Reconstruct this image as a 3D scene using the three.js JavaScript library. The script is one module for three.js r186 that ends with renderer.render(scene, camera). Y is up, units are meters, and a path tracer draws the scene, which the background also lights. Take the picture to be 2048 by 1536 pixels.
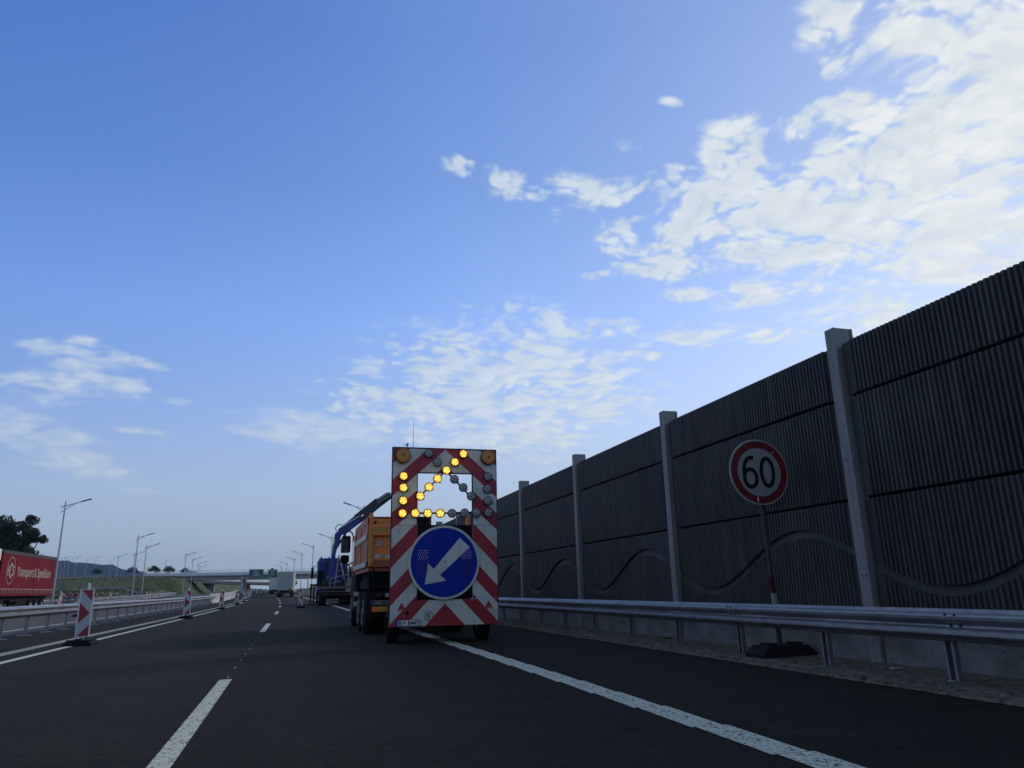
import * as THREE from 'three';
import { mergeGeometries, toCreasedNormals, mergeVertices } from 'three/addons/utils/BufferGeometryUtils.js';
import { FontLoader } from 'three/addons/loaders/FontLoader.js';
import { TextGeometry } from 'three/addons/geometries/TextGeometry.js';
import { RoundedBoxGeometry } from 'three/addons/geometries/RoundedBoxGeometry.js';

const R = (d) => d * Math.PI / 180;
const scene = new THREE.Scene();

// ---------------------------------------------------------------- camera (hand-held behind a windscreen, tilted up, a little rolled)
const camera = new THREE.PerspectiveCamera(55.01, 4 / 3, 0.1, 9000);
camera.position.set(0, 1.05, 0);
camera.rotation.order = 'YXZ';
camera.rotation.set(R(15.405), R(-16.309), R(-1.273));
scene.add(camera);

// ---------------------------------------------------------------- noise
function hash(x, y, s) { let h = Math.imul(x, 374761393) ^ Math.imul(y, 668265263) ^ Math.imul(s, 1274126177); h = Math.imul(h ^ (h >>> 13), 1103515245); h ^= h >>> 16; return (h >>> 0) / 4294967296; }
function vnoise(x, y, s = 0, px = 0, py = 0) {
  let xi = Math.floor(x), yi = Math.floor(y); const xf = x - xi, yf = y - yi;
  const u = xf * xf * xf * (xf * (xf * 6 - 15) + 10), v = yf * yf * yf * (yf * (yf * 6 - 15) + 10);
  let x1 = xi + 1, y1 = yi + 1;
  if (px) { xi = ((xi % px) + px) % px; x1 = ((x1 % px) + px) % px; yi = ((yi % py) + py) % py; y1 = ((y1 % py) + py) % py; }
  const a = hash(xi, yi, s), b = hash(x1, yi, s), c = hash(xi, y1, s), d = hash(x1, y1, s);
  return a + (b - a) * u + (c - a) * v + (a - b - c + d) * u * v;
}
function fbm(x, y, oct, s = 0, px = 0, py = 0) {
  let t = 0, a = 0.5, n = 0;
  for (let i = 0; i < oct; i++) { t += a * vnoise(x, y, s + i * 17, px, py); n += a; a *= 0.5; x *= 2; y *= 2; px *= 2; py *= 2; }
  return t / n;
}
function puffs(x, y, s) {                                               // rounded cells: 1 in the middle of a puff, 0 between puffs
  const xi = Math.floor(x), yi = Math.floor(y); let best = 9;
  for (let a = -1; a <= 1; a++) for (let b = -1; b <= 1; b++) { const cx = xi + a, cy = yi + b, dx = cx + 0.15 + 0.7 * hash(cx, cy, s) - x, dy = cy + 0.15 + 0.7 * hash(cx, cy, s + 1) - y, sz = 0.75 + 0.6 * hash(cx, cy, s + 2), d = (dx * dx + dy * dy) / (sz * sz); if (d < best) best = d; }
  return Math.max(0, 1 - Math.sqrt(best) * 1.25);
}
function rng(seed) { let t = seed >>> 0; return () => { t += 0x6D2B79F5; let r = Math.imul(t ^ (t >>> 15), 1 | t); r ^= r + Math.imul(r ^ (r >>> 7), 61 | r); return ((r ^ (r >>> 14)) >>> 0) / 4294967296; }; }
const sstep = (a, b, x) => { const t = Math.min(1, Math.max(0, (x - a) / (b - a))); return t * t * (3 - 2 * t); };
const lin = (c) => { c /= 255; return c <= 0.04045 ? c / 12.92 : Math.pow((c + 0.055) / 1.055, 2.4); };
const lerp = (a, b, t) => a + (b - a) * t;

// ---------------------------------------------------------------- sky: morning blue with drifting high cumulus, sun veiled beyond the right edge
const SUN_AZ = 64, SUN_EL = 30;                                // degrees; azimuth 0 is straight down the road, positive to the right
const sunDir = new THREE.Vector3(Math.sin(R(SUN_AZ)) * Math.cos(R(SUN_EL)), Math.sin(R(SUN_EL)), -Math.cos(R(SUN_AZ)) * Math.cos(R(SUN_EL)));
{
  const W = 4096, H = 2048, data = new Float32Array(W * H * 4);
  const table = [[-90, 146, 160, 168], [0, 160, 175, 188], [3, 163, 181, 199], [7, 166, 189, 223], [12, 158, 188, 242], [20, 137, 177, 247], [30, 108, 150, 221], [40, 92, 134, 209], [60, 82, 122, 194], [90, 74, 112, 184]];
  // cloud groups: azimuth, elevation, long and short radius in degrees, turn, weight, smoothness
  const groups = [[50.35,26.69,4.88,4.78,21.46,1.0,0.0],[54.65,30.95,3.0,4.42,-24.47,1.0,0.0],[52.56,22.45,3.74,3.5,6.11,1.0,0.2],[44.29,26.28,4.36,3.08,6.34,1.0,0.0],[35.45,26.61,3.77,2.12,-21.18,0.95,0.0],[35.64,31.16,1.74,1.84,-31.41,0.95,0.0],[30.23,26.17,1.49,1.56,33.2,0.85,0.0],[28.99,23.79,2.56,0.97,-12.06,0.8,0.0],[39.94,23.51,4.45,1.59,-6.9,0.85,0.0],[35.5,20.7,2.4,0.88,-3.57,0.7,0.0],[45.88,31.31,2.98,1.0,-23.79,0.85,0.0],[44.19,37.76,1.68,1.32,0.63,0.75,0.0],[50.62,35.77,2.96,1.59,-24.16,0.8,0.0],[54.44,35.26,3.49,1.39,-27.0,0.9,0.0],[25.48,25.98,1.19,1.34,-5.6,0.8,0.0],[25.32,29.49,2.19,0.88,3.5,0.76,0.0],[22.58,30.17,1.86,0.72,-14.61,0.62,0.0],[15.88,30.88,1.67,0.88,-25.77,0.72,0.0],[12.4,32.03,1.11,0.65,-14.0,0.75,0.0],[18.24,29.91,1.31,0.51,-2.57,0.6,0.0],[49.23,20.68,4.29,1.49,-3.56,0.75,0.1],[45.74,18.7,4.61,1.03,-6.83,0.6,0.3],[42.25,17.57,4.9,0.98,-10.53,0.55,0.1],[30.76,21.35,1.31,0.49,-6.92,0.65,0.0],[27.05,17.14,1.57,0.69,-4.74,0.7,0.0],[23.85,23.48,1.06,0.34,-4.52,0.5,0.0],[31.06,18.31,2.52,0.83,-6.46,0.55,0.0],[30.97,35.15,0.77,0.3,-19.49,0.6,0.0],[26.86,32.73,0.8,0.42,-16.79,0.45,0.0],[40.43,31.75,1.03,0.72,-14.87,0.66,0.0],[27.45,27.28,0.59,0.29,-6.57,0.6,0.0],[20.11,28.19,0.6,0.52,-3.2,0.55,0.0],[46.95,16.4,3.42,0.74,-11.45,0.6,0.1],[39.17,20.59,1.65,0.5,-10.1,0.55,0.0],[43.37,20.56,2.15,0.7,-0.94,0.6,0.0],[30.24,30.4,1.42,0.78,-8.83,0.5,0.0],[36.61,17.49,1.54,0.58,-7.93,0.6,0.0],[44.44,35.18,1.4,0.82,13.34,0.5,0.0],[15.75,15.73,8.47,2.91,-10.3,0.72,0.0],[18.72,19.91,4.61,1.35,-12.9,0.52,0.0],[10.54,13.06,7.34,2.12,-8.83,0.6,0.1],[15.67,11.46,5.4,1.74,-6.67,0.62,0.0],[20.96,14.99,3.45,1.55,-12.98,0.66,0.0],[24.82,19.41,2.26,0.77,-4.53,0.5,0.0],[1.0,11.38,5.56,1.48,-9.06,0.75,0.9],[-1.6,12.03,4.34,1.28,-8.36,0.55,0.8],[4.38,10.9,3.39,1.13,-9.48,0.55,0.6],[6.59,14.17,4.2,0.96,-7.52,0.5,0.3],[-17.54,16.0,1.41,0.59,14.65,0.62,0.4],[-15.23,16.5,1.17,0.6,2.46,0.68,0.3],[-14.92,15.19,2.69,0.44,7.19,0.58,0.4],[-12.04,15.96,2.2,0.31,-13.48,0.55,0.4],[-15.95,13.88,4.46,0.66,3.06,0.66,0.4],[-12.32,14.19,1.56,0.34,-10.85,0.55,0.4],[-14.63,12.85,3.31,0.57,5.74,0.6,0.5],[-17.57,10.9,3.75,0.83,-12.2,0.7,0.8],[-15.33,8.95,3.95,0.96,-18.8,0.8,0.9],[-12.25,7.96,2.86,0.72,-21.21,0.6,0.9],[-10.69,10.8,1.75,0.45,-4.99,0.55,0.6],[-9.65,13.33,1.94,0.32,-4.05,0.42,0.5]];
  const G = groups.map(([a, e, r1, r2, th, w, s]) => ({ a, e, c: Math.cos(R(th)), n: Math.sin(R(th)), r1: r1 * 1.15, r2: r2 * 1.15, w, s, ce: Math.cos(R(e)), reach: Math.max(r1, r2) * 2.3 }));
  for (let j = 0; j < H; j++) {
    const el = ((j + 0.5) / H - 0.5) * 180;                    // row 0 is straight down
    let k = 0; while (k < table.length - 2 && table[k + 1][0] < el) k++;
    const f = sstep(0, 1, 0) + Math.min(1, Math.max(0, (el - table[k][0]) / (table[k + 1][0] - table[k][0])));
    const base = [1, 2, 3].map((q) => lerp(table[k][q], table[k + 1][q], f));
    const se = Math.sin(R(el)), cel = Math.cos(R(el));
    const row = G.filter((g) => Math.abs(el - g.e) < g.reach);
    for (let i = 0; i < W; i++) {
      const o = (j * W + i) * 4;
      const phi = ((i + 0.5) / W - 0.5) * 2 * Math.PI;         // direction: x = cos(phi), z = sin(phi)
      const x = Math.cos(phi) * cel, z = Math.sin(phi) * cel;
      const cosg = x * sunDir.x + se * sunDir.y + z * sunDir.z;
      const g = Math.acos(Math.min(1, Math.max(-1, cosg))) * 57.29578;
      const glow = Math.exp(-((g / 35) ** 2)), low = Math.exp(-((g / 62) ** 2)) * sstep(24, 8, el), dim = Math.min(1, Math.max(0, (g - 45) / 40)) * sstep(2, 16, el);
      let r = base[0] + 80 * glow + 20 * low - 27 * dim, gr = base[1] + 58 * glow + 18 * low - 26 * dim, b = base[2] + 30 * glow + 5 * low - 24 * dim;
      if (el > 0.3) {
        const az = Math.atan2(x, -z) * 57.29578;
        let C = 0, S = 0;
        for (const q of row) {
          let da = az - q.a; if (da > 180) da -= 360; if (da < -180) da += 360;
          const u = da * q.ce; if (u > q.reach || u < -q.reach) continue;
          const v = el - q.e, p = (u * q.c + v * q.n) / q.r1, t = (-u * q.n + v * q.c) / q.r2, d2 = p * p + t * t;
          if (d2 < 4.5) { const wgt = q.w * Math.exp(-d2 * d2 * 0.42); if (wgt > C) { S = q.s; } C = Math.min(0.9, Math.max(C, wgt) + 0.2 * Math.min(C, wgt)); }
        }
        const Y = se + 0.10, px = x / Y, pz = z / Y;
        // broken fields go on out of view, cloudier to make ambient light less blue
        if (az > 62 || az < -27 || el > 42) {
          const far = Math.min(1, Math.max(az > 62 ? (az - 62) / 10 : 0, az < -27 ? (-27 - az) / 10 : 0, el > 42 ? (el - 42) / 8 : 0));
          C = Math.max(C, far * (0.30 + 0.75 * sstep(0.36, 0.62, fbm(px * 0.9 + 7.3, pz * 0.9 + 1.7, 3, 91))));
        }
        if (C > 0.04) {
          const wx = fbm(px * 6 + 3.1, pz * 6 + 9.2, 4, 5) - 0.5, wz = fbm(px * 6 + 8.4, pz * 6 + 2.7, 4, 9) - 0.5;
          const ax = px + wx * 0.13, az2 = pz + wz * 0.13;
          const nF = fbm(ax * 10, az2 * 10, 6, 21), hi = sstep(15, 24, el), nP = lerp(0.55 * puffs(ax * 9.5, az2 * 9.5, 61) + 0.45 * puffs(ax * 19, az2 * 19, 65), 0.4 * puffs(ax * 13, az2 * 13, 67) + 0.35 * puffs(ax * 26, az2 * 26, 71) + 0.25 * puffs(ax * 50, az2 * 50, 75), hi), nA = 0.50 * lerp(nF, fbm(ax * 17 + 3, az2 * 17, 6, 23), hi) + 0.50 * (0.2 + nP * 0.95), nB = fbm(ax * 3.2 + 40, az2 * 7, 5, 43);
          const n = lerp(nA, nB * 0.7 + nF * 0.3, S);
          const raw = C * 1.28 + (n - 0.5) * lerp(3.7, 1.7, S) - lerp(0.66, 0.54, S);
          const dens = sstep(0, lerp(0.85, 1.0, S), raw) * Math.min(1, C * 1.7);
          if (dens > 0.003) {
            // thicker middles a touch greyer, sunward cloud whiter
            const nL = fbm((ax + 0.04) * 10, (az2 - 0.02) * 10, 4, 21);
            const relief = Math.max(-1, Math.min(1, (nF - nL) * 4));
            const far = sstep(14, 3, el), warm = Math.exp(-((g / 48) ** 2));
            const cr = lerp(200, 228, warm) + 10 * relief + 22 * (nP - 0.4) - 22 * far, cg = lerp(213, 235, warm) + 8 * relief + 16 * (nP - 0.4) - 16 * far, cb = lerp(226, 236, warm) + 5 * relief + 9 * (nP - 0.4) - 12 * far;
            const op = dens * lerp(0.66, 0.95, warm) * sstep(0.3, 3, el);
            r = lerp(r, cr, op); gr = lerp(gr, cg, op); b = lerp(b, cb, op);
          }
        }
      }
      data[o] = lin(r); data[o + 1] = lin(gr); data[o + 2] = lin(b); data[o + 3] = 1;
    }
  }
  const sky = new THREE.DataTexture(data, W, H, THREE.RGBAFormat, THREE.FloatType);
  sky.mapping = THREE.EquirectangularReflectionMapping; sky.colorSpace = THREE.LinearSRGBColorSpace;
  sky.magFilter = THREE.LinearFilter; sky.minFilter = THREE.LinearFilter; sky.needsUpdate = true;
  scene.background = sky; scene.environment = sky;
}
const sun = new THREE.DirectionalLight(new THREE.Color(1.0, 0.93, 0.82), 1.5);
sun.position.copy(sunDir).multiplyScalar(400).add(new THREE.Vector3(-5, 0, -60));
sun.target.position.set(-5, 0, -60); scene.add(sun, sun.target);
sun.castShadow = true; sun.shadow.radius = 24; sun.shadow.mapSize.set(2048, 2048);
Object.assign(sun.shadow.camera, { left: -160, right: 160, top: 160, bottom: -160, near: 1, far: 900 });
const renderer = new THREE.WebGLRenderer({ antialias: true });
renderer.toneMapping = THREE.LinearToneMapping;
renderer.toneMappingExposure = 1.0;
renderer.shadowMap.enabled = true;

// air: blue summer haze over a few kilometres
scene.fog = new THREE.FogExp2(new THREE.Color(0.42, 0.64, 1.0), 0.00011);

// ---------------------------------------------------------------- helpers
const font = await new FontLoader().loadAsync('fonts/droid/droid_sans_bold.typeface.json');
const fontRegular = await new FontLoader().loadAsync('fonts/droid/droid_sans_regular.typeface.json');
const taken = new Map();
function numbered(name) { const n = taken.get(name) || 0; taken.set(name, n + 1); return n ? `${name}_${String(n).padStart(3, '0')}` : name; }
function srgb(hex) { return new THREE.Color(hex); }
function mat(color, roughness = 0.7, metalness = 0, extra = {}) { return new THREE.MeshStandardMaterial({ color: Array.isArray(color) ? new THREE.Color().setRGB(...color) : srgb(color), roughness, metalness, ...extra }); }
function matte(color, roughness = 0.9, spec = 0.3) { return new THREE.MeshPhysicalMaterial({ color: new THREE.Color().setRGB(...color), roughness, specularIntensity: spec }); }
function join(geos) {
  geos = geos.flat().map((g) => { g = g.index ? g.toNonIndexed() : g; for (const k of Object.keys(g.attributes)) if (!['position', 'normal', 'uv'].includes(k)) g.deleteAttribute(k); if (!g.attributes.uv) g.setAttribute('uv', new THREE.BufferAttribute(new Float32Array(g.attributes.position.count * 2), 2)); g.morphAttributes = {}; return g; });
  return geos.length === 1 ? geos[0] : mergeGeometries(geos, false);
}
function mesh(name, geos, material, parent = null, top = false) {
  const g = geos.isBufferGeometry ? geos : join(geos);
  const m = new THREE.Mesh(g, material); m.name = parent ? name : numbered(name); m.castShadow = m.receiveShadow = true;
  (parent || scene).add(m); return m;
}
function thing(name, label, category, pos = [0, 0, 0], turn = 0, group = null) {
  const o = new THREE.Group(); o.name = numbered(name); o.position.set(...pos); o.rotation.y = turn;
  o.userData = { label, category }; if (group) o.userData.group = group; scene.add(o); return o;
}
function tag(o, label, category, group) { o.userData = { label, category }; if (group) o.userData.group = group; return o; }
function struct(name, geos, material, label) { const m = mesh(name, geos, material); m.userData = { kind: 'structure' }; if (label) m.userData.label = label; return m; }
function copy(o, pos, turn, label, group) {
  const c = o.clone(); c.name = numbered(o.name.replace(/_\d{3}$/, '')); c.position.set(...pos); c.rotation.y = turn; c.userData = { ...o.userData, label };
  if (group) c.userData.group = group; scene.add(c); return c;
}
const box = (w, h, d, x = 0, y = 0, z = 0) => new THREE.BoxGeometry(w, h, d).translate(x, y, z);
const rbox = (w, h, d, r, x = 0, y = 0, z = 0, seg = 2) => new RoundedBoxGeometry(w, h, d, seg, Math.min(r, w / 2.01, h / 2.01, d / 2.01)).translate(x, y, z);
const span = (x0, x1, y0, y1, z0, z1) => box(x1 - x0, y1 - y0, Math.abs(z1 - z0), (x0 + x1) / 2, (y0 + y1) / 2, (z0 + z1) / 2);
function bar(a, b, r0, r1 = r0, n = 8) {                              // round bar between two points
  const A = new THREE.Vector3(...a), B = new THREE.Vector3(...b), d = B.clone().sub(A), g = new THREE.CylinderGeometry(r1, r0, d.length(), n, 1);
  g.applyQuaternion(new THREE.Quaternion().setFromUnitVectors(new THREE.Vector3(0, 1, 0), d.normalize())); g.translate(...A.add(B).multiplyScalar(0.5).toArray()); return g;
}
function beam(a, b, w, h, up = [0, 1, 0]) {                           // square bar between two points
  const A = new THREE.Vector3(...a), B = new THREE.Vector3(...b), d = B.clone().sub(A), L = d.length(), g = new THREE.BoxGeometry(w, h, L);
  const m = new THREE.Matrix4().lookAt(A, B, new THREE.Vector3(...up)); g.applyMatrix4(m); g.translate(...A.add(B).multiplyScalar(0.5).toArray()); return g;
}
const tube = (pts, r, seg = 24, n = 7) => new THREE.TubeGeometry(new THREE.CatmullRomCurve3(pts.map((p) => new THREE.Vector3(...p))), seg, r, n);
const disc = (r, depth, n = 32, x = 0, y = 0, z = 0) => new THREE.CylinderGeometry(r, r, depth, n).rotateX(Math.PI / 2).translate(x, y, z);   // faces +z
function plate(pts, depth = 0.004, z = 0, holes = []) {              // outline in x, y, its back at z, its face at z + depth
  const s = new THREE.Shape(pts.map((p) => new THREE.Vector2(...p)));
  for (const h of holes) s.holes.push(new THREE.Path(h.map((p) => new THREE.Vector2(...p))));
  return new THREE.ExtrudeGeometry(s, { depth, bevelEnabled: false, curveSegments: 6 }).translate(0, 0, z);
}
function ring(r0, r1, depth, z = 0, n = 48, cx = 0, cy = 0) {
  const c = (r) => Array.from({ length: n }, (_, i) => [cx + r * Math.cos(i / n * 2 * Math.PI), cy + r * Math.sin(i / n * 2 * Math.PI)]);
  return plate(c(r1), depth, z, [c(r0).reverse()]);
}
function stroke(pts, w, depth, z = 0, closed = false) {              // a band of even width along a line in x, y
  const n = pts.length, L = [], Rr = [];
  for (let i = 0; i < n; i++) {
    const a = pts[closed ? (i + n - 1) % n : Math.max(0, i - 1)], b = pts[closed ? (i + 1) % n : Math.min(n - 1, i + 1)], l = Math.hypot(b[0] - a[0], b[1] - a[1]) || 1;
    const nx = -(b[1] - a[1]) / l * w / 2, ny = (b[0] - a[0]) / l * w / 2; L.push([pts[i][0] + nx, pts[i][1] + ny]); Rr.push([pts[i][0] - nx, pts[i][1] - ny]);
  }
  if (!closed) return plate([...L, ...Rr.reverse()], depth, z);
  const area = (q) => Math.abs(q.reduce((t, c, i) => { const e = q[(i + 1) % q.length]; return t + c[0] * e[1] - e[0] * c[1]; }, 0));
  return area(L) > area(Rr) ? plate(L, depth, z, [Rr]) : plate(Rr, depth, z, [L]);
}
const arcPts = (cx, cy, rx, ry, a0, a1, n = 20) => Array.from({ length: n + 1 }, (_, i) => { const a = R(lerp(a0, a1, i / n)); return [cx + rx * Math.cos(a), cy + ry * Math.sin(a)]; });
function text(str, h, width, depth = 0.004, f = font) {               // centred on 0, 0, its back at z = 0
  const g = new TextGeometry(str, { font: f, size: h, depth, curveSegments: 5, bevelEnabled: false }); g.computeBoundingBox(); const b = g.boundingBox;
  const sx = width / (b.max.x - b.min.x); g.translate(-(b.min.x + b.max.x) / 2, -h / 2, 0); g.scale(sx, 1, 1); return g;
}
function extrudeAlong(profile, stations, closedProfile = true) {      // profile [[offset, height]], stations [{p: Vector3, n: [nx, nz]}]
  const pos = [], uv = [], idx = [], m = profile.length, acc = [0];
  for (let i = 1; i < m; i++) acc.push(acc[i - 1] + Math.hypot(profile[i][0] - profile[i - 1][0], profile[i][1] - profile[i - 1][1]));
  let s = 0;
  stations.forEach((st, k) => { if (k) s += st.p.distanceTo(stations[k - 1].p); profile.forEach(([o, h], i) => { pos.push(st.p.x + st.n[0] * o, st.p.y + h, st.p.z + st.n[1] * o); uv.push(acc[i], s); }); });
  for (let k = 0; k < stations.length - 1; k++) for (let i = 0; i < (closedProfile ? m : m - 1); i++) { const a = k * m + i, b = k * m + (i + 1) % m, c = a + m, d = b + m; idx.push(a, c, b, b, c, d); }
  const g = new THREE.BufferGeometry(); g.setAttribute('position', new THREE.Float32BufferAttribute(pos, 3)); g.setAttribute('uv', new THREE.Float32BufferAttribute(uv, 2)); g.setIndex(idx); g.computeVertexNormals(); return g;
}
function tex(size, fn, srgbSpace = true, repeat = 1) {                // fn(u, v, i, j) -> [r, g, b] in 0..1
  const d = new Uint8Array(size * size * 4);
  for (let j = 0; j < size; j++) for (let i = 0; i < size; i++) { const c = fn(i / size, j / size, i, j), o = (j * size + i) * 4; d[o] = Math.max(0, Math.min(255, c[0] * 255)); d[o + 1] = Math.max(0, Math.min(255, c[1] * 255)); d[o + 2] = Math.max(0, Math.min(255, c[2] * 255)); d[o + 3] = 255; }
  const t = new THREE.DataTexture(d, size, size); t.wrapS = t.wrapT = THREE.RepeatWrapping; t.magFilter = THREE.LinearFilter; t.minFilter = THREE.LinearMipmapLinearFilter; t.generateMipmaps = true;
  if (srgbSpace) t.colorSpace = THREE.SRGBColorSpace; t.repeat.set(repeat, repeat); t.needsUpdate = true; return t;
}
const grey = (f) => (u, v, i, j) => { const c = f(u, v, i, j); return [c, c, c]; };
function planarUV(g, sx = 1, sy = 1, a = 'x', b = 'z') { const p = g.attributes.position, uv = new Float32Array(p.count * 2), get = { x: (i) => p.getX(i), y: (i) => p.getY(i), z: (i) => p.getZ(i) }; for (let i = 0; i < p.count; i++) { uv[2 * i] = get[a](i) * sx; uv[2 * i + 1] = get[b](i) * sy; } g.setAttribute('uv', new THREE.BufferAttribute(uv, 2)); return g; }

// ---------------------------------------------------------------- the road's line: straight, then a long bend to the left and a slight climb
const bend = (d) => { const e = Math.max(0, d - 37); return d < 220 ? -e * e / 4700 : -(183 * 183 + 2 * 183 * (d - 220)) / 4700; };
const climb = (d) => { const e = Math.max(0, d - 40); return e < 110 ? e * e / 27000 : 0.448 + (e - 110) * 0.0081; };
const slant = (d) => Math.atan((bend(d + 0.5) - bend(d - 0.5)));      // turn about y of something facing along the road
const at = (lat, d, y = 0) => [lat + bend(d), climb(d) + y, -d];
function strip(l0, l1, d0, d1, step, y) {                             // a sheet lying on the road, uv in metres
  const n = Math.max(1, Math.ceil((d1 - d0) / step)), pos = [], uv = [], idx = [];
  for (let k = 0; k <= n; k++) { const d = lerp(d0, d1, k / n); for (const l of [l0, l1]) { pos.push(...at(l, d, y)); uv.push(l, d); } if (k < n) { const a = 2 * k; idx.push(a, a + 1, a + 2, a + 1, a + 3, a + 2); } }
  const g = new THREE.BufferGeometry(); g.setAttribute('position', new THREE.Float32BufferAttribute(pos, 3)); g.setAttribute('uv', new THREE.Float32BufferAttribute(uv, 2)); g.setIndex(idx); g.computeVertexNormals(); return g;
}

// ---------------------------------------------------------------- surface textures
const T_asphalt = tex(512, (u, v, i, j) => { const s = hash(i, j, 3), g = fbm(u * 48, v * 48, 3, 11, 48, 48), p = fbm(u * 5, v * 5, 4, 15, 5, 5); const c = 0.118 + (s - 0.5) * 0.075 + (g - 0.5) * 0.075 + (p - 0.5) * 0.045 + (s > 0.985 ? 0.12 : 0); return [c * 1.08, c * 1.0, c * 0.77]; });
T_asphalt.repeat.set(0.45, 0.45);
const T_asphaltBump = tex(512, grey((u, v, i, j) => 0.5 * hash(i, j, 3) + 0.5 * fbm(u * 80, v * 80, 2, 12, 80, 80)), false); T_asphaltBump.repeat.set(0.45, 0.45);
const T_soil = tex(512, (u, v, i, j) => { const g = fbm(u * 22, v * 22, 5, 31, 22, 22), s = hash(i >> 1, j >> 1, 8); const c = 0.30 + (g - 0.5) * 0.30 + (s - 0.5) * 0.12; return [c * 1.06, c * 0.98, c * 0.78]; }); T_soil.repeat.set(0.6, 0.6);
const T_soilBump = tex(256, grey((u, v) => fbm(u * 24, v * 24, 5, 33, 24, 24)), false); T_soilBump.repeat.set(0.8, 0.8);
const T_grass = tex(512, (u, v, i, j) => { const g = fbm(u * 40, v * 40, 4, 51, 40, 40), p = fbm(u * 6, v * 6, 4, 55, 6, 6), c = 0.66 + g * 0.5 + (p - 0.5) * 0.3; return [0.46 * c, 0.46 * c, 0.46 * c]; }); T_grass.repeat.set(0.03, 0.03);
const T_concrete = tex(512, grey((u, v, i, j) => 0.5 + (fbm(u * 6, v * 6, 5, 71, 6, 6) - 0.5) * 0.26 + (hash(i, j, 72) - 0.5) * 0.05 - (fbm(u * 40, v * 40, 2, 77, 40, 40) > 0.74 ? 0.06 : 0))); T_concrete.repeat.set(0.5, 0.5);
const T_paint = tex(512, (u, v, i, j) => {                            // agglomerate road paint: lumps with bare asphalt between
  const n = fbm(u * 64, v * 40, 2, 81, 64, 40), b = fbm(u * 9, v * 9, 3, 83, 9, 9), hole = n + (b - 0.5) * 0.3 < 0.30; const c = hole ? 0.36 : 0.78 + (n - 0.5) * 0.2; return [c, c * 1.01, c * 0.96]; });
T_paint.repeat.set(1, 1);
const T_paintWorn = tex(512, (u, v, i, j) => { const n = fbm(u * 60, v * 60, 3, 85, 60, 60), c = n < 0.30 ? 0.45 : 0.80 + (n - 0.5) * 0.12; return [c, c * 1.01, c * 0.96]; });
const T_galv = tex(256, grey((u, v) => 0.56 + (fbm(u * 14, v * 14, 4, 91, 14, 14) - 0.5) * 0.18 + (fbm(u * 3, v * 3, 3, 93, 3, 3) - 0.5) * 0.1)); T_galv.repeat.set(1.2, 0.5);
const T_dust = tex(256, grey((u, v) => 0.45 + 0.5 * fbm(u * 8, v * 8, 4, 95, 8, 8)), false);

const M = {
  asphalt: new THREE.MeshPhysicalMaterial({ map: T_asphalt, roughness: 0.95, specularIntensity: 0.28, bumpMap: T_asphaltBump, bumpScale: 0.004, color: 0xffffff }),
  asphaltOld: new THREE.MeshStandardMaterial({ map: T_asphalt, roughness: 0.92, color: new THREE.Color().setRGB(3.2, 3.2, 3.4) }),
  soil: new THREE.MeshStandardMaterial({ map: T_soil, roughness: 1, bumpMap: T_soilBump, bumpScale: 0.03 }),
  grass: new THREE.MeshStandardMaterial({ map: T_grass, roughness: 1, vertexColors: true }),
  concrete: new THREE.MeshStandardMaterial({ map: T_concrete, roughness: 0.92, color: new THREE.Color().setRGB(0.8, 0.8, 0.74) }),
  concretePale: new THREE.MeshStandardMaterial({ map: T_concrete, roughness: 0.92, color: new THREE.Color().setRGB(1.75, 1.7, 1.5) }),
  paint: new THREE.MeshStandardMaterial({ map: T_paint, roughness: 0.8, color: new THREE.Color().setRGB(0.80, 0.78, 0.66) }),
  paintWorn: new THREE.MeshStandardMaterial({ map: T_paintWorn, roughness: 0.8, color: new THREE.Color().setRGB(0.80, 0.78, 0.68) }),
  paintOld: new THREE.MeshStandardMaterial({ map: T_paintWorn, roughness: 0.85, color: new THREE.Color().setRGB(0.42, 0.41, 0.37) }),
  galv: new THREE.MeshStandardMaterial({ map: T_galv, roughness: 0.46, metalness: 0.75, color: new THREE.Color().setRGB(0.85, 0.86, 0.9) }),
  postGrey: new THREE.MeshStandardMaterial({ map: T_galv, roughness: 0.6, metalness: 0.2, color: new THREE.Color().setRGB(0.74, 0.74, 0.71) }),
  signWhite: mat([0.27, 0.275, 0.27], 0.4),
  signRed: mat([0.17, 0.01, 0.016], 0.4),
  galvPole: mat([0.34, 0.36, 0.38], 0.5, 0.55),
  wall: mat([0.05, 0.054, 0.058], 0.8),
  rubber: matte([0.014, 0.014, 0.014]),
  tyre: matte([0.012, 0.012, 0.012]),
  black: matte([0.008, 0.008, 0.008], 0.8),
  darkSteel: matte([0.02, 0.02, 0.02], 0.7, 0.6),
  red: mat([0.36, 0.013, 0.022], 0.45),
  white: mat([0.66, 0.65, 0.57], 0.5),
  whiteFoil: mat([0.63, 0.64, 0.55], 0.42),
  glassDark: mat([0.01, 0.012, 0.014], 0.08),
};

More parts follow.
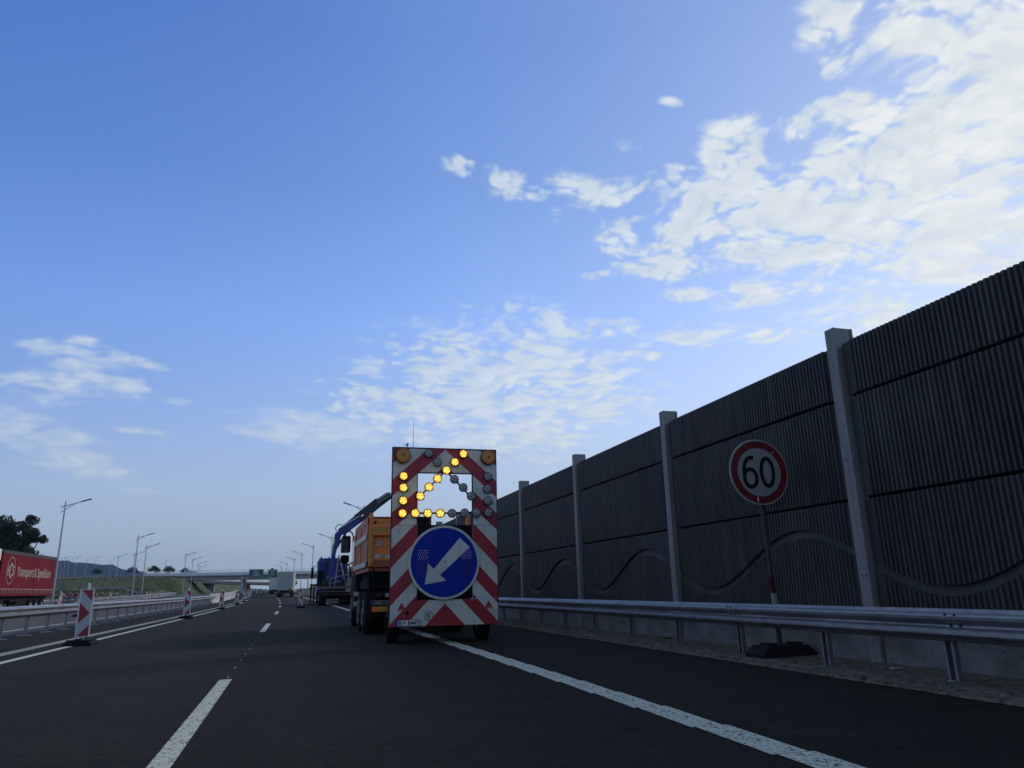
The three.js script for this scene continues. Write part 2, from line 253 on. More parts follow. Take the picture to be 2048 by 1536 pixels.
// ---------------------------------------------------------------- terrain
function land(x, z) {
  const d = -z, rx = x - bend(Math.max(0, Math.min(d, 260)));
  let y = climb(Math.max(0, Math.min(d, 320))) - 0.16;
  const left = sstep(-20.5, -29, rx);
  y += left * (1.0 * sstep(58, 105, d) + 0.009 * Math.max(0, Math.min(d, 190) - 100)) + sstep(-33, -44, x) * (2.6 * sstep(176, 214, d) + 0.020 * Math.max(0, Math.min(d, 430) - 214));
  y += left * 0.35 * (fbm(x * 0.12, z * 0.12, 3, 201) - 0.5) * sstep(40, 80, d);
  // embankment that carries the bridge's ramp
  const ramp = sstep(-23.5, -30, x) * sstep(214, 204, Math.abs(d - 222) * 0 + (d < 236 ? 236 - d : d - 236) + 180);
  const crest = lerp(5.6, 4.2, sstep(-40, -75, x));
  y = Math.max(y, lerp(y, crest, ramp));
  const right = sstep(8, 15, x) * sstep(150, 224, d);
  y = Math.max(y, lerp(y, 5.3, right));
  if (d > 600) y = lerp(y, 3, sstep(600, 1000, d));
  return y;
}
// straw-coloured unmown grass near the carriageway, fresh green turf on the bridge embankment
function turf(x, z) { const n = fbm(x * 0.045, z * 0.03, 4, 221), dry = Math.max(0, Math.min(1, (n - 0.32) * 2.2 + (-z < 150 ? 0.35 : -0.45))); return [lerp(0.27, 0.62, dry), lerp(0.38, 0.54, dry), lerp(0.08, 0.15, dry)]; }
{
  const xs = [], zs = [];
  for (let x = -3200; x < -300; x += 100) xs.push(x); for (let x = -300; x < -80; x += 10) xs.push(x); for (let x = -80; x < 30; x += 1.5) xs.push(x); for (let x = 30; x < 300; x += 15) xs.push(x); for (let x = 300; x <= 3200; x += 145) xs.push(x);
  for (let z = 400; z > 20; z -= 40) zs.push(z); for (let z = 20; z > -300; z -= 3) zs.push(z); for (let z = -300; z > -700; z -= 12) zs.push(z); for (let z = -700; z >= -3600; z -= 100) zs.push(z);
  const pos = [], uv = [], idx = [], col = [], nx = xs.length;
  zs.forEach((z, j) => xs.forEach((x, i) => { pos.push(x, land(x, z), z); uv.push(x, z); col.push(...turf(x, z)); if (i < nx - 1 && j < zs.length - 1) { const a = j * nx + i; idx.push(a, a + 1, a + nx, a + 1, a + nx + 1, a + nx); } }));
  const g = new THREE.BufferGeometry(); g.setAttribute('position', new THREE.Float32BufferAttribute(pos, 3)); g.setAttribute('uv', new THREE.Float32BufferAttribute(uv, 2)); g.setAttribute('color', new THREE.Float32BufferAttribute(col, 3)); g.setIndex(idx); g.computeVertexNormals();
  struct('ground', g, M.grass, 'green and olive grass verges and slopes beside the motorway');
}
// roads
{
  // worn wheel tracks, a paving seam between the lanes and stained patches are the asphalt's own tone
  const pos = [], uv = [], col = [], idx = [], nl = 42, ds = []; for (let d = -12; d < 60; d += 0.8) ds.push(d); for (let d = 60; d <= 320; d += 4) ds.push(d);
  ds.forEach((d, j) => { for (let i = 0; i <= nl; i++) {
    const l = lerp(-7.95, 5.87, i / nl); pos.push(...at(l, d)); uv.push(l, d);
    let t = 0.86 + 0.34 * (fbm(l * 0.55 + 9, d * 0.16, 4, 811) - 0.1) * 1.0 + 0.22 * (fbm(l * 1.8, d * 0.5, 3, 815) - 0.5);
    for (const w of [-3.6, -1.8, 0.25, 2.15]) t += 0.13 * Math.exp(-(((l - w + (fbm(d * 0.03, w, 2, 821) - 0.5) * 0.3) / 0.32) ** 2));
    if (Math.abs(l + 0.45) < 0.18) t -= 0.12;
    col.push(t, t, t * 0.99); if (j < ds.length - 1 && i < nl) { const a = j * (nl + 1) + i, c = a + nl + 1; idx.push(a, a + 1, c, a + 1, c + 1, c); } } });
  const g = new THREE.BufferGeometry(); g.setAttribute('position', new THREE.Float32BufferAttribute(pos, 3)); g.setAttribute('uv', new THREE.Float32BufferAttribute(uv, 2)); g.setAttribute('color', new THREE.Float32BufferAttribute(col, 3)); g.setIndex(idx); g.computeVertexNormals();
  const m = M.asphalt.clone(); m.vertexColors = true; struct('road', g, m, 'dark new asphalt carriageway in the foreground');
}
struct('opposite_carriageway', [strip(-20.6, -7.95, -12, 330, 3, -0.03)], M.asphaltOld, 'lighter dusty asphalt carriageway beyond the left guardrail');
{
  // stony soil verge between asphalt and noise wall, slightly uneven
  const n = 240, cols = [5.84, 5.9, 6.05, 6.3, 6.6, 6.85, 7.3], pos = [], uv = [], idx = [];
  for (let k = 0; k <= n; k++) { const d = lerp(-10, 120, k / n); cols.forEach((l, i) => { const b = fbm(d * 1.7, l * 5, 3, 301) - 0.5; const [x, y, z] = at(l + (i === 0 ? (fbm(d * 2.3, 3, 3, 303) - 0.5) * 0.07 : 0), d, i === 0 ? 0.006 : 0.028 + b * 0.035 + i * 0.004); pos.push(x, y, z); uv.push(l, d); if (k < n && i < cols.length - 1) { const a = k * cols.length + i, c = a + cols.length; idx.push(a, a + 1, c, a + 1, c + 1, c); } }); }
  const g = new THREE.BufferGeometry(); g.setAttribute('position', new THREE.Float32BufferAttribute(pos, 3)); g.setAttribute('uv', new THREE.Float32BufferAttribute(uv, 2)); g.setIndex(idx); g.computeVertexNormals();
  struct('verge', g, M.soil, 'bare stony verge between the asphalt and the noise wall');
}
// markings
{
  const mk = (name, label) => { const g = new THREE.Group(); g.name = numbered(name); g.userData = { kind: 'structure', label }; scene.add(g); return g; };
  const lane = mk('lane_line_marking', 'broken white line between the two lanes');
  for (let k = 0; k < 15; k++) { const d0 = 4.6 + 18 * k; mesh('line_dash', strip(-0.83, -0.68, d0, d0 + 6, 2, 0.004), k === 0 ? M.paint : M.paintWorn, lane); }
  for (let k = 0; k < 9; k++) { const d0 = 10.78 + k * 1.28; mesh('premark_dash', strip(-0.758, -0.742, d0, d0 + 0.26, 2, 0.004), M.paintOld, lane); }
  const edge = mk('edge_line_marking', 'wide ribbed white line at the right edge of the lane');
  const rr = rng(5);
  for (let k = 0; k < 70; k++) {                                       // laid metre by metre, each piece a little askew
    const d0 = 1.4 + k * 1.01, sk = 0.018, g = strip(2.985, 3.255, d0, d0 + 1.0, 2, 0.006), p = g.attributes.position;
    for (let i = 0; i < p.count; i++) { const far = i >= 2 ? 1 : 0; p.setX(i, p.getX(i) - 0.03 + sk * (far ? 1 : -1) + (rr() - 0.5) * 0.004); if (i === 1 || i === 3) p.setZ(i, p.getZ(i) - 0.0); }
    mesh('line_piece', g, M.paint, edge);
  }
  mesh('line_run', strip(2.96, 3.22, 72.2, 300, 4, 0.005), M.paintWorn, edge);
  const inner = mk('temporary_line_marking', 'narrow white line the beacon boards stand on');
  mesh('line_run', strip(-4.75, -4.58, -6, 300, 3, 0.005), M.paintWorn, inner);
  const outer = mk('outer_line_marking', 'broader white line beside the left guardrail');
  mesh('line_run', strip(-5.50, -5.22, -6, 300, 3, 0.005), M.paintOld, outer);
  const opp = mk('opposite_line_marking', 'white edge line across the opposite carriageway');
  mesh('line_run', strip(-19.3, -19.1, -6, 300, 4, -0.02), M.paintWorn, opp);
  mesh('line_run', strip(-9.3, -9.1, -6, 300, 4, -0.02), M.paintWorn, opp);
}
// hills far off
{
  const prof = [[-2600, 150], [-1500, 130], [-1000, 116], [-814, 108], [-607, 100], [-533, 92], [-471, 74], [-374, 58], [-273, 38], [-164, 16], [-60, 8], [200, 12], [600, 30], [1500, 60], [2600, 80]];
  const ridge = (x) => { let k = 0; while (k < prof.length - 2 && prof[k + 1][0] < x) k++; return lerp(prof[k][1], prof[k + 1][1], sstep(prof[k][0], prof[k + 1][0], x)); };
  const pos = [], idx = [], nx = 420, nz = 9, uv = [];
  for (let j = 0; j <= nz; j++) for (let i = 0; i <= nx; i++) { const x = lerp(-2600, 2600, i / nx), t = j / nz, h = ridge(x) + (fbm(x * 0.02, 4, 4, 401) - 0.5) * 14 + (fbm(x * 0.12, 9, 3, 403) - 0.5) * 5; pos.push(x, -2 + (h + 2) * Math.sin(t * Math.PI / 2) * (1 + (t < 1 ? (fbm(x * 0.03, j * 3, 3, 405) - 0.5) * 0.2 : 0)), -2150 - 350 * t); uv.push(x * 0.05, t * 20); if (i < nx && j < nz) { const a = j * (nx + 1) + i; idx.push(a, a + 1, a + nx + 1, a + 1, a + nx + 2, a + nx + 1); } }
  const g = new THREE.BufferGeometry(); g.setAttribute('position', new THREE.Float32BufferAttribute(pos, 3)); g.setAttribute('uv', new THREE.Float32BufferAttribute(uv, 2)); g.setIndex(idx); g.computeVertexNormals();
  struct('hills', g, matte([0.014, 0.023, 0.012], 1, 0.1), 'wooded hills on the horizon behind the lamps');
}

// ---------------------------------------------------------------- noise wall: posts, three rows of ribbed panels, concrete plinth
{
  const wall = thing('noise_barrier', 'tall dark ribbed noise wall with grey posts along the right verge', 'noise wall');
  const X0 = 7.13, BAY = 5.1, first = -8.17;                            // panel face; post spacing; the nearest post that is wholly in view
  const yRow = [[3.462, 4.205], [2.092, 3.43], [0.58, 2.06]];
  const half = 2.43, rib = 0.073, margin = 0.13;
  const ribX = (s) => { const t = ((s % rib) + rib) % rib / rib; return t < 0.28 ? 0 : t < 0.42 ? (t - 0.28) / 0.14 : t < 0.86 ? 1 : (1 - t) / 0.14; };   // 0 groove, 1 crest
  const cols = []; cols.push(-half, -half + margin);
  const nr = Math.floor((2 * half - 2 * margin) / rib), s0 = -half + margin;
  for (let k = 0; k < nr; k++) for (const t of [0.02, 0.28, 0.42, 0.86, 0.99]) cols.push(s0 + (k + t) * rib);
  cols.push(half - margin, half);
  const relief = (s) => (s <= s0 || s >= s0 + nr * rib) ? 0 : 0.036 * ribX(s - s0);
  function panel(y0, y1, wave) {
    // rows of heights at every column, each with its offset towards the road
    const pos = [], idx = [], uv = []; let m = 0;
    const rows = (s) => {
      if (!wave) return [[y0 + 0.012, -0.05], [y0, relief(s) - 0.012], [y0 + 0.012, relief(s)], [y1 - 0.012, relief(s)], [y1, relief(s) - 0.012], [y1, -0.05]];
      const w = 1.30 - 0.40 * Math.cos(2 * Math.PI * (s + 1.30) / BAY), b = 0.06, P = 0.006;
      return [[y0, -0.05], [y0, relief(s) + P], [w - b, relief(s) + P], [w - b + 0.012, -0.008], [w + b - 0.03, -0.022], [w + b - 0.002, -0.024], [w + b + 0.004, relief(s)], [y1 - 0.012, relief(s)], [y1, relief(s) - 0.012], [y1, -0.05]];
    };
    cols.forEach((s, k) => { const r = rows(s); m = r.length; r.forEach(([y, o], i) => { pos.push(-o, y, s); uv.push(s, y); if (k < cols.length - 1 && i < m - 1) { const a = k * m + i, c = a + m; idx.push(a, a + 1, c, a + 1, c + 1, c); } }); });
    const g = new THREE.BufferGeometry(); g.setAttribute('position', new THREE.Float32BufferAttribute(pos, 3)); g.setAttribute('uv', new THREE.Float32BufferAttribute(uv, 2)); g.setIndex(idx);
    const n = toCreasedNormals(g, R(25)); return join([n, span(0.052, 0.15, y0, y1, -half, half)]);
  }
  const geos = [panel(...yRow[0]), panel(...yRow[1]), panel(...yRow[2], true)];
  const plinth = span(-0.03, 0.15, -0.2, 0.55, -half, half); planarUV(plinth, 1, 1, 'z', 'y');
  const sealG = join([span(0.07, 0.13, 3.40, 3.49, -half, half), span(0.07, 0.13, 2.03, 2.12, -half, half), span(0.07, 0.13, 0.53, 0.6, -half, half)]);
  const T_wall = tex(512, (u, v, i, j) => { const a = fbm(u * 5, v * 5, 5, 601, 5, 5), s = fbm(u * 60, v * 6, 3, 603, 60, 6), h = hash(i, j, 606); const dust = sstep(0.62, 0.8, fbm(u * 30, v * 3, 4, 609, 30, 3)); const c = 0.182 + (a - 0.5) * 0.12 + (s - 0.5) * 0.10 + (h - 0.5) * 0.04 + dust * 0.05; return [c * 1.02, c * 1.01, c * 0.98]; }); T_wall.repeat.set(0.19, 0.19);
  const wm = [0, 1, 2, 3, 4, 5].map((k) => { const t = T_wall.clone(); t.offset.set(0.37 * k, 0.21 * k); t.needsUpdate = true; const s = [1.0, 0.86, 1.08, 0.92, 1.14, 0.97][k]; return new THREE.MeshStandardMaterial({ map: t, roughness: 0.62, color: new THREE.Color().setRGB(s, s, s) }); });
  const postG = join([rbox(0.04, 4.66, 0.185, 0.008, -0.07, 2.12, 0), span(-0.051, 0.2, -0.2, 4.452, -0.07, 0.07), rbox(0.03, 4.66, 0.185, 0.006, 0.215, 2.12, 0)]);
  const holes = join([[1.1, -0.03], [1.105, 0.05], [2.6, -0.02], [3.05, 0.03], [3.9, 0.0]].map(([y, z]) => disc(0.011, 0.004, 10).rotateY(-Math.PI / 2).translate(-0.091, y, z)));
  for (let k = -3; k <= 13; k++) {
    const d = -(first - BAY * k), x = X0 + bend(d), y = climb(d);
    const p = mesh('wall_post', postG, M.postGrey, wall); p.position.set(x, y, -d);
    const h = mesh('bolt_holes', holes, M.black, p); h.userData.kind = 'stuff';
    if (k === 13) break;
    const dm = d + BAY / 2, bx = X0 + bend(dm), by = climb(dm);
    geos.forEach((g, r) => { const q = mesh('wall_panel', g, wm[Math.floor(hash(k + 20, r, 44) * 6)], wall); q.position.set(bx, by + (hash(k + 9, r, 4) - 0.5) * 0.006, -dm); q.rotation.y = slant(dm); });
    const jb = mesh('joint_seal', sealG, M.black, wall); jb.position.set(bx, by, -dm);
    const q = mesh('plinth', plinth, M.concrete, wall); q.position.set(bx, by, -dm);
  }
}

// ---------------------------------------------------------------- guardrails
const W_BEAM = [[0, .158], [.012, .15], [.03, .125], [.07, .105], [.082, .085], [.08, .058], [.06, .036], [.022, .016], [.016, 0], [.022, -.016], [.06, -.036], [.08, -.058], [.082, -.085], [.07, -.105], [.03, -.125], [.012, -.15], [0, -.158]];
const W_LOOP = [...W_BEAM, ...W_BEAM.slice().reverse().map(([o, h]) => [o - 0.005, h])];
function beamGeo(len, side) { return toCreasedNormals(extrudeAlong(W_LOOP, [{ p: new THREE.Vector3(0, 0, -len / 2), n: [side, 0] }, { p: new THREE.Vector3(0, 0, len / 2), n: [side, 0] }]), R(20)); }
const sigma = (h, w = 0.055) => join([box(0.006, h, 0.12, 0, h / 2, 0), box(w, h, 0.006, w / 2, h / 2, 0.06), box(w, h, 0.006, w / 2, h / 2, -0.06), box(0.006, h, 0.03, w, h / 2, 0.047), box(0.006, h, 0.03, w, h / 2, -0.047)]);
function guardrail(label, lat, side, d0, d1, top, spacing, phase, plates) {
  const t = thing('guardrail', label, 'guardrail');
  const bg = beamGeo(4.04, side), post = side > 0 ? sigma(top - 0.06) : sigma(top - 0.06).rotateY(Math.PI), spacer = join([box(0.1, 0.18, 0.1, -side * 0.005, 0, 0), box(0.012, 0.2, 0.14, side * 0.03, 0, 0)]), bolt = disc(0.013, 0.012, 8).rotateY(Math.PI / 2), spliceG = join([[-0.13, 0.1, 0.072], [-0.02, 0.1, 0.072], [-0.13, -0.1, 0.072], [-0.02, -0.1, 0.072], [-0.13, 0, 0.022], [-0.02, 0, 0.022]].map(([z, y, o]) => bolt.clone().translate(side * (o + 0.008), y, z))), lapG = beamGeo(0.32, side);
  for (let d = d0; d < d1; d += 4) { const c = d + 2, b = mesh('rail_beam', bg, M.galv, t); b.position.set(lat + side * 0.05 + bend(c) + (Math.round((d - d0) / 4) & 1 ? 0.002 : 0), climb(c) + top - 0.158, -c); b.rotation.y = slant(c); const k = mesh('splice_bolts', spliceG, M.darkSteel, b); k.userData.kind = 'stuff'; k.position.set(0, 0, 1.9); const v = mesh('splice_lap', lapG, M.galv, b); v.position.set(side * 0.0045, 0, 1.87); }
  for (let d = phase; d < d1; d += spacing) {
    const p = mesh('rail_post', post, M.galv, t); p.position.set(...at(lat - side * 0.08, d)); p.rotation.y = slant(d);
    const s = mesh('spacer', spacer, M.galv, p); s.position.set(side * 0.06, top - 0.16, 0);
    if (plates) { mesh('base_plate', box(0.34, 0.014, 0.26, 0, 0.011, 0), M.galv, p); }
  }
  return t;
}
guardrail('near steel guardrail along the right verge in front of the noise wall', 6.4, -1, -6, 122, 0.75, 1.9, -5.0 + 0.0, false);
guardrail('steel guardrail on base plates behind the beacon boards on the left', -7.3, 1, -12, 84, 0.84, 2.0, -10.6, true);
{
  const t = thing('guardrail', 'far steel guardrail beyond the opposite carriageway in front of the grass', 'guardrail');
  const bg = beamGeo(8.05, 1);
  for (let d = 62; d < 190; d += 8) { const c = d + 4, b = mesh('rail_beam', bg, M.galv, t); b.position.set(-21.2 + bend(c), climb(c) + 0.62, -c); b.rotation.y = slant(c); const b2 = mesh('rail_beam', bg, M.galv, t); b2.position.set(-21.25 + bend(c), climb(c) + 0.25, -c); b2.rotation.y = slant(c); }
  for (let d = 63; d < 190; d += 4) { const p = mesh('rail_post', box(0.08, 0.95, 0.1, 0, 0.28, 0), M.galv, t); p.position.set(...at(-21.32, d)); }
}
{
  const t = thing('guardrail', 'distant guardrail of the ramp running below the hills', 'guardrail');
  for (let k = 0; k < 10; k++) { const x = -36 - k * 9, z = -258 - k * 5, y = land(x, z); mesh('rail_beam', beam([x, y + 0.7, z], [x - 9, land(x - 9, z - 5) + 0.7, z - 5], 0.1, 0.34), M.galv, t); mesh('rail_post', bar([x, y - 0.2, z], [x, y + 0.8, z], 0.07), M.galv, t); }
}
{
  const t = thing('guardrail', 'guardrail slanting across the grass in front of the green embankment', 'guardrail');
  const P = [[-40.2, -178], [-34.8, -168], [-31.0, -160], [-27.2, -152], [-24.2, -145]];
  for (let k = 0; k < P.length - 1; k++) { const [x0, z0] = P[k], [x1, z1] = P[k + 1], y0 = land(x0, z0) + 0.6, y1 = land(x1, z1) + 0.6; mesh('rail_beam', beam([x0, y0, z0], [x1, y1, z1], 0.08, 0.32), M.galv, t); for (let j = 0; j < 3; j++) { const f = j / 3, x = lerp(x0, x1, f), z = lerp(z0, z1, f); mesh('rail_post', bar([x, land(x, z) - 0.2, z], [x, land(x, z) + 0.7, z], 0.05), M.galv, t); } }
}

// ---------------------------------------------------------------- polygons of stripes
function cut(poly, a, b, c) {                                            // keep a*x + b*y <= c
  const out = []; for (let i = 0; i < poly.length; i++) { const p = poly[i], q = poly[(i + 1) % poly.length], dp = a * p[0] + b * p[1] - c, dq = a * q[0] + b * q[1] - c; if (dp <= 0) out.push(p); if ((dp < 0 && dq > 0) || (dp > 0 && dq < 0)) { const t = dp / (dp - dq); out.push([lerp(p[0], q[0], t), lerp(p[1], q[1], t)]); } } return out;
}
const rect = (x0, x1, y0, y1) => [[x0, y0], [x1, y0], [x1, y1], [x0, y1]];
// road film and scuffs on the retroreflective sheeting
const T_grime = tex(512, (u, v, i, j) => { const a = fbm(u * 6, v * 6, 5, 901, 6, 6), s = fbm(u * 50, v * 5, 3, 905, 50, 5), k = fbm(u * 90, v * 90, 2, 907, 90, 90) > 0.73 ? 0.12 : 0; const c = 0.96 - Math.max(0, a - 0.42) * 0.22 - Math.max(0, s - 0.55) * 0.22 - k * 0.5; return [c, c * 0.995, c * 0.98]; }); T_grime.repeat.set(0.45, 0.45);
for (const k of ['whiteFoil', 'red', 'signWhite', 'signRed']) M[k].map = T_grime;
const AMBER_ON = new THREE.MeshStandardMaterial({ color: new THREE.Color().setRGB(0.5, 0.22, 0.01), emissive: new THREE.Color().setRGB(1.0, 0.42, 0.01), emissiveIntensity: 0.75, roughness: 0.3 });
const LED_ON = new THREE.MeshStandardMaterial({ color: new THREE.Color().setRGB(0.6, 0.4, 0.05), emissive: new THREE.Color().setRGB(1.0, 0.74, 0.14), emissiveIntensity: 1.7, roughness: 0.3 });
const LENS_OFF = mat([0.34, 0.34, 0.32], 0.25);
const CELL_OFF = mat([0.17, 0.17, 0.16], 0.3);
const AMBER_LENS = mat([0.5, 0.19, 0.012], 0.22);
const BLUE_SIGN = new THREE.MeshPhysicalMaterial({ color: new THREE.Color().setRGB(0.003, 0.022, 0.27), roughness: 0.6, specularIntensity: 0.35 });
const emblem = (s, x, y) => plate([[x - 0.4 * s, y + 0.5 * s], [x + 0.4 * s, y + 0.5 * s], [x + 0.4 * s, y - 0.05 * s], [x, y - 0.5 * s], [x - 0.4 * s, y - 0.05 * s]], 0.003, 0);
function numberPlate(parent, x, y, z, left, right, shaded = false, w = 0.52, h = 0.12) { // European plate: blue band, letters, small shield, figures
  const p = mesh('number_plate', rbox(w, h, 0.012, 0.005), shaded ? mat([0.2, 0.2, 0.18], 0.6) : M.white, parent); p.position.set(x, y, z);  // tipper plate is greyer: the shade it hangs in is put into its colour
  mesh('plate_frame', stroke([[-w / 2 + 0.004, -h / 2 + 0.004], [w / 2 - 0.004, -h / 2 + 0.004], [w / 2 - 0.004, h / 2 - 0.004], [-w / 2 + 0.004, h / 2 - 0.004]], 0.009, 0.003, 0.0065, true), M.black, p);
  mesh('blue_band', plate(rect(-w / 2 + 0.006, -w / 2 + 0.05, -h / 2 + 0.006, h / 2 - 0.006), 0.003, 0.0068), BLUE_SIGN, p);
  mesh('plate_characters', [text(left, 0.075, 0.085, 0.003).translate(-w / 2 + 0.11, 0, 0.0068), text(right, 0.075, 0.25, 0.003).translate(w / 2 - 0.145, 0, 0.0068)], M.black, p);
  mesh('shield_emblem', emblem(0.05, -w / 2 + 0.185, 0).translate(0, 0, 0.0068), M.signRed, p);
  return p;
}
function speedDisc(parent, x, y, z, r, str, under) {                     // white disc, thin dark ring, black figure
  const p = mesh('speed_disc', disc(r, 0.006, 28), M.white, parent); p.position.set(x, y, z);
  mesh('disc_ring', ring(r * 0.84, r * 0.97, 0.003, 0.003, 28), M.black, p);
  const dg = { 8: [[arcPts(0, 0.21, 0.17, 0.19, 0, 350, 20), true], [arcPts(0, -0.2, 0.2, 0.22, 0, 350, 20), true]], 0: [[arcPts(0, 0, 0.19, 0.42, 0, 350, 26), true]], 9: [[arcPts(0, 0.18, 0.19, 0.24, 0, 350, 20), true], [[[0.19, 0.16], [0.17, -0.2], [0.02, -0.42], [-0.14, -0.4]], false]] };
  mesh('figure', [...str].flatMap((c, k) => dg[c].map(([pts, closed]) => stroke(pts.map(([u, v]) => [(u + (k ? 0.27 : -0.27)) * r * 1.02, v * r * 1.02]), r * 0.14, 0.003, 0, closed))).map((g) => g.translate(0, under ? 0.1 * r : 0, 0.0032)), M.black, p);
  if (under) mesh('unit', text(under, r * 0.24, r * 0.7, 0.003).translate(0, -0.55 * r, 0.0032), M.black, p);
  return p;
}

// ---------------------------------------------------------------- the arrow-board trailer
{
  const CX = 2.966, Z0 = -15.3;
  const t = thing('arrow_board_trailer', 'red and white striped arrow-board trailer with lit amber lamps and blue arrow disc', 'trailer', [CX, 0, Z0]);
  const XL = -1.105, XR = 1.105, Y0 = 0.34, Y1 = 3.915;
  const yPx = (py) => 3.915 - (py - 896) * (3.575 / 360);
  const bands = [[880, 928], [963, 997], [1031, 1066], [1105, 1141.6], [1180.5, 1216], [1251, 1286], [1329, 1420]].map(([a, b]) => [yPx(b), yPx(a)]);
  // board pieces: rectangle, slope of the stripes
  const pieces = [[rect(XL, 0, 3.413, Y1), 0.9, 0.69], [rect(XL, -0.595, 2.326, 3.41), 0.9, 0.69], [rect(XL, -0.575, 0.842, 2.318), 1.04, 0], [rect(XL, 0, Y0, 0.838), 1.04, 0]];
  const white = M.whiteFoil;
  for (const side of [1, -1]) for (const [r, m] of pieces) {
    const fl = (p) => side > 0 ? p : p.map(([x, y]) => [-x, y]).reverse();
    const b = mesh('board_panel', plate(fl(r), 0.03, -0.03), white, t);
    for (const [y0, y1] of bands) {
      // between y = y0 + m (x - XL) and y = y1 + m (x - XL)
      let q = cut(r, -m, 1, y1 - m * XL); q = q.length ? cut(q, m, -1, -(y0 - m * XL)) : q;
      if (q.length > 2) mesh('red_stripe', plate(fl(q), 0.0025, 0.0004), M.red, b);
    }
  }
  // frame round the boards and the carrying masts
  mesh('board_frame', [box(2.24, 0.03, 0.06, 0, Y1 + 0.008, -0.03), box(0.022, 3.6, 0.06, XL - 0.006, 2.13, -0.035), box(0.022, 3.6, 0.06, XR + 0.006, 2.13, -0.035), box(2.2, 0.012, 0.05, 0, 2.322, -0.035), box(0.02, 1.08, 0.05, -0.588, 2.868, -0.03), box(0.02, 1.08, 0.05, 0.588, 2.868, -0.03), box(1.19, 0.02, 0.05, 0, 3.404, -0.03), box(0.06, 3.4, 0.06, -0.8, 2.1, -0.075), box(0.06, 3.4, 0.06, 0.8, 2.1, -0.075), box(2.1, 0.06, 0.06, 0, 0.5, -0.09), box(2.1, 0.06, 0.06, 0, 2.3, -0.09)], M.darkSteel, t);
  mesh('backing_panel', [box(1.15, 1.46, 0.02, 0, 1.58, -0.035), box(0.18, 0.004, 0.004, -0.45, 0.875, -0.02), box(0.3, 0.005, 0.004, 0.42, 0.895, -0.02)], M.black, t);
  // lamp carriers across the open window
  const L = (x, y) => [x - CX, y];
  mesh('lamp_carrier', [beam([...L(2.36, 2.84), -0.02], [...L(2.98, 3.46), -0.02], 0.035, 0.03), beam([...L(2.98, 3.46), -0.02], [...L(3.58, 2.85), -0.02], 0.035, 0.03), beam([...L(2.3, 2.565), -0.02], [...L(3.66, 2.575), -0.02], 0.03, 0.035), box(0.5, 0.03, 0.03, 0, 3.5, -0.04)], M.darkSteel, t);
  const on = [[2.08, 3.32], [2.08, 3.08], [2.08, 2.815], [2.07, 2.555], [2.33, 2.56], [2.59, 2.56], [2.85, 2.56], [2.43, 2.91], [2.61, 3.1], [2.79, 3.28], [2.98, 3.46], [3.16, 3.64], [3.345, 3.82]];
  const off = [[3.1, 2.56], [3.37, 2.57], [3.62, 2.58], [3.88, 2.58], [3.88, 3.34], [3.87, 3.08], [3.87, 2.83], [3.15, 3.27], [3.34, 3.1], [3.51, 2.92], [2.79, 3.63], [2.6, 3.81]];
  const can = new THREE.LatheGeometry([[0.0, -0.03], [0.05, -0.03], [0.085, -0.01], [0.094, 0.02], [0.094, 0.05], [0.088, 0.056], [0.08, 0.05]].map((p) => new THREE.Vector2(...p)), 22).rotateX(Math.PI / 2);
  const lens = new THREE.LatheGeometry([[0.0, 0.058], [0.045, 0.056], [0.08, 0.048]].map((p) => new THREE.Vector2(...p)).reverse(), 22).rotateX(Math.PI / 2);
  const cells = join([[0, 0], [0.045, 0.012], [-0.045, 0.012], [0.02, -0.046], [-0.024, -0.044], [0.0, 0.05]].map(([x, y]) => new THREE.SphereGeometry(0.019, 10, 6).scale(1, 1, 0.4).translate(x, y, 0.057)));
  const clip = box(0.014, 0.05, 0.014, 0, -0.1, 0.01);
  for (const [x, y] of [...on, ...off]) {
    const lit = on.some((p) => p[0] === x && p[1] === y);
    const h = mesh('warning_lamp', [can, clip], M.darkSteel, t); h.position.set(x - CX, y, 0.01); h.rotation.z = hash(x * 100 | 0, y * 100 | 0, 5) * 1.2;
    h.userData.label = lit ? 'lit amber warning lamp' : 'unlit grey warning lamp';
    mesh('lamp_lens', lens, lit ? AMBER_ON : LENS_OFF, h); mesh('lamp_cells', cells, lit ? LED_ON : CELL_OFF, h);
    if (lit) { const p = new THREE.PointLight(new THREE.Color().setRGB(1, 0.6, 0.08), 0.012, 3); p.position.set(x, y, Z0 + 0.16); p.castShadow = true; p.shadow.radius = 3; scene.add(p); }
  }
  for (const [x, y] of [[2.06, 3.745], [3.885, 3.755]]) {
    const b = mesh('flash_beacon', new THREE.LatheGeometry([[0, -0.05], [0.12, -0.05], [0.155, -0.02], [0.162, 0.03], [0.158, 0.06], [0.15, 0.062]].map((p) => new THREE.Vector2(...p)), 32).rotateX(Math.PI / 2), M.darkSteel, t); b.position.set(x - CX, y, 0.03);
    mesh('beacon_lens', [new THREE.LatheGeometry([[0.0, 0.085], [0.02, 0.085], [0.03, 0.07], [0.09, 0.078], [0.14, 0.072], [0.152, 0.055]].reverse().map((p) => new THREE.Vector2(...p)), 32).rotateX(Math.PI / 2), ring(0.125, 0.135, 0.008, 0.072, 32)], AMBER_LENS, b);
    mesh('beacon_bulb', new THREE.SphereGeometry(0.022, 12, 8).translate(0, 0.01, 0.082), mat([0.2, 0.07, 0.01], 0.3), b);
  }
  // round arrow sign
  const sg = mesh('arrow_disc', disc(0.735, 0.02, 72), M.whiteFoil, t); sg.position.set(2.938 - CX, 1.575, 0.045);
  mesh('blue_field', disc(0.688, 0.006, 72, 0, 0, 0.0118), BLUE_SIGN, sg);
  const arrow = [[3.26, 2.06], [3.47, 1.87], [2.85, 1.32], [2.98, 1.21], [2.54, 1.14], [2.6, 1.56], [2.72, 1.44]].map(([x, y]) => [x - 2.938, y - 1.575]);
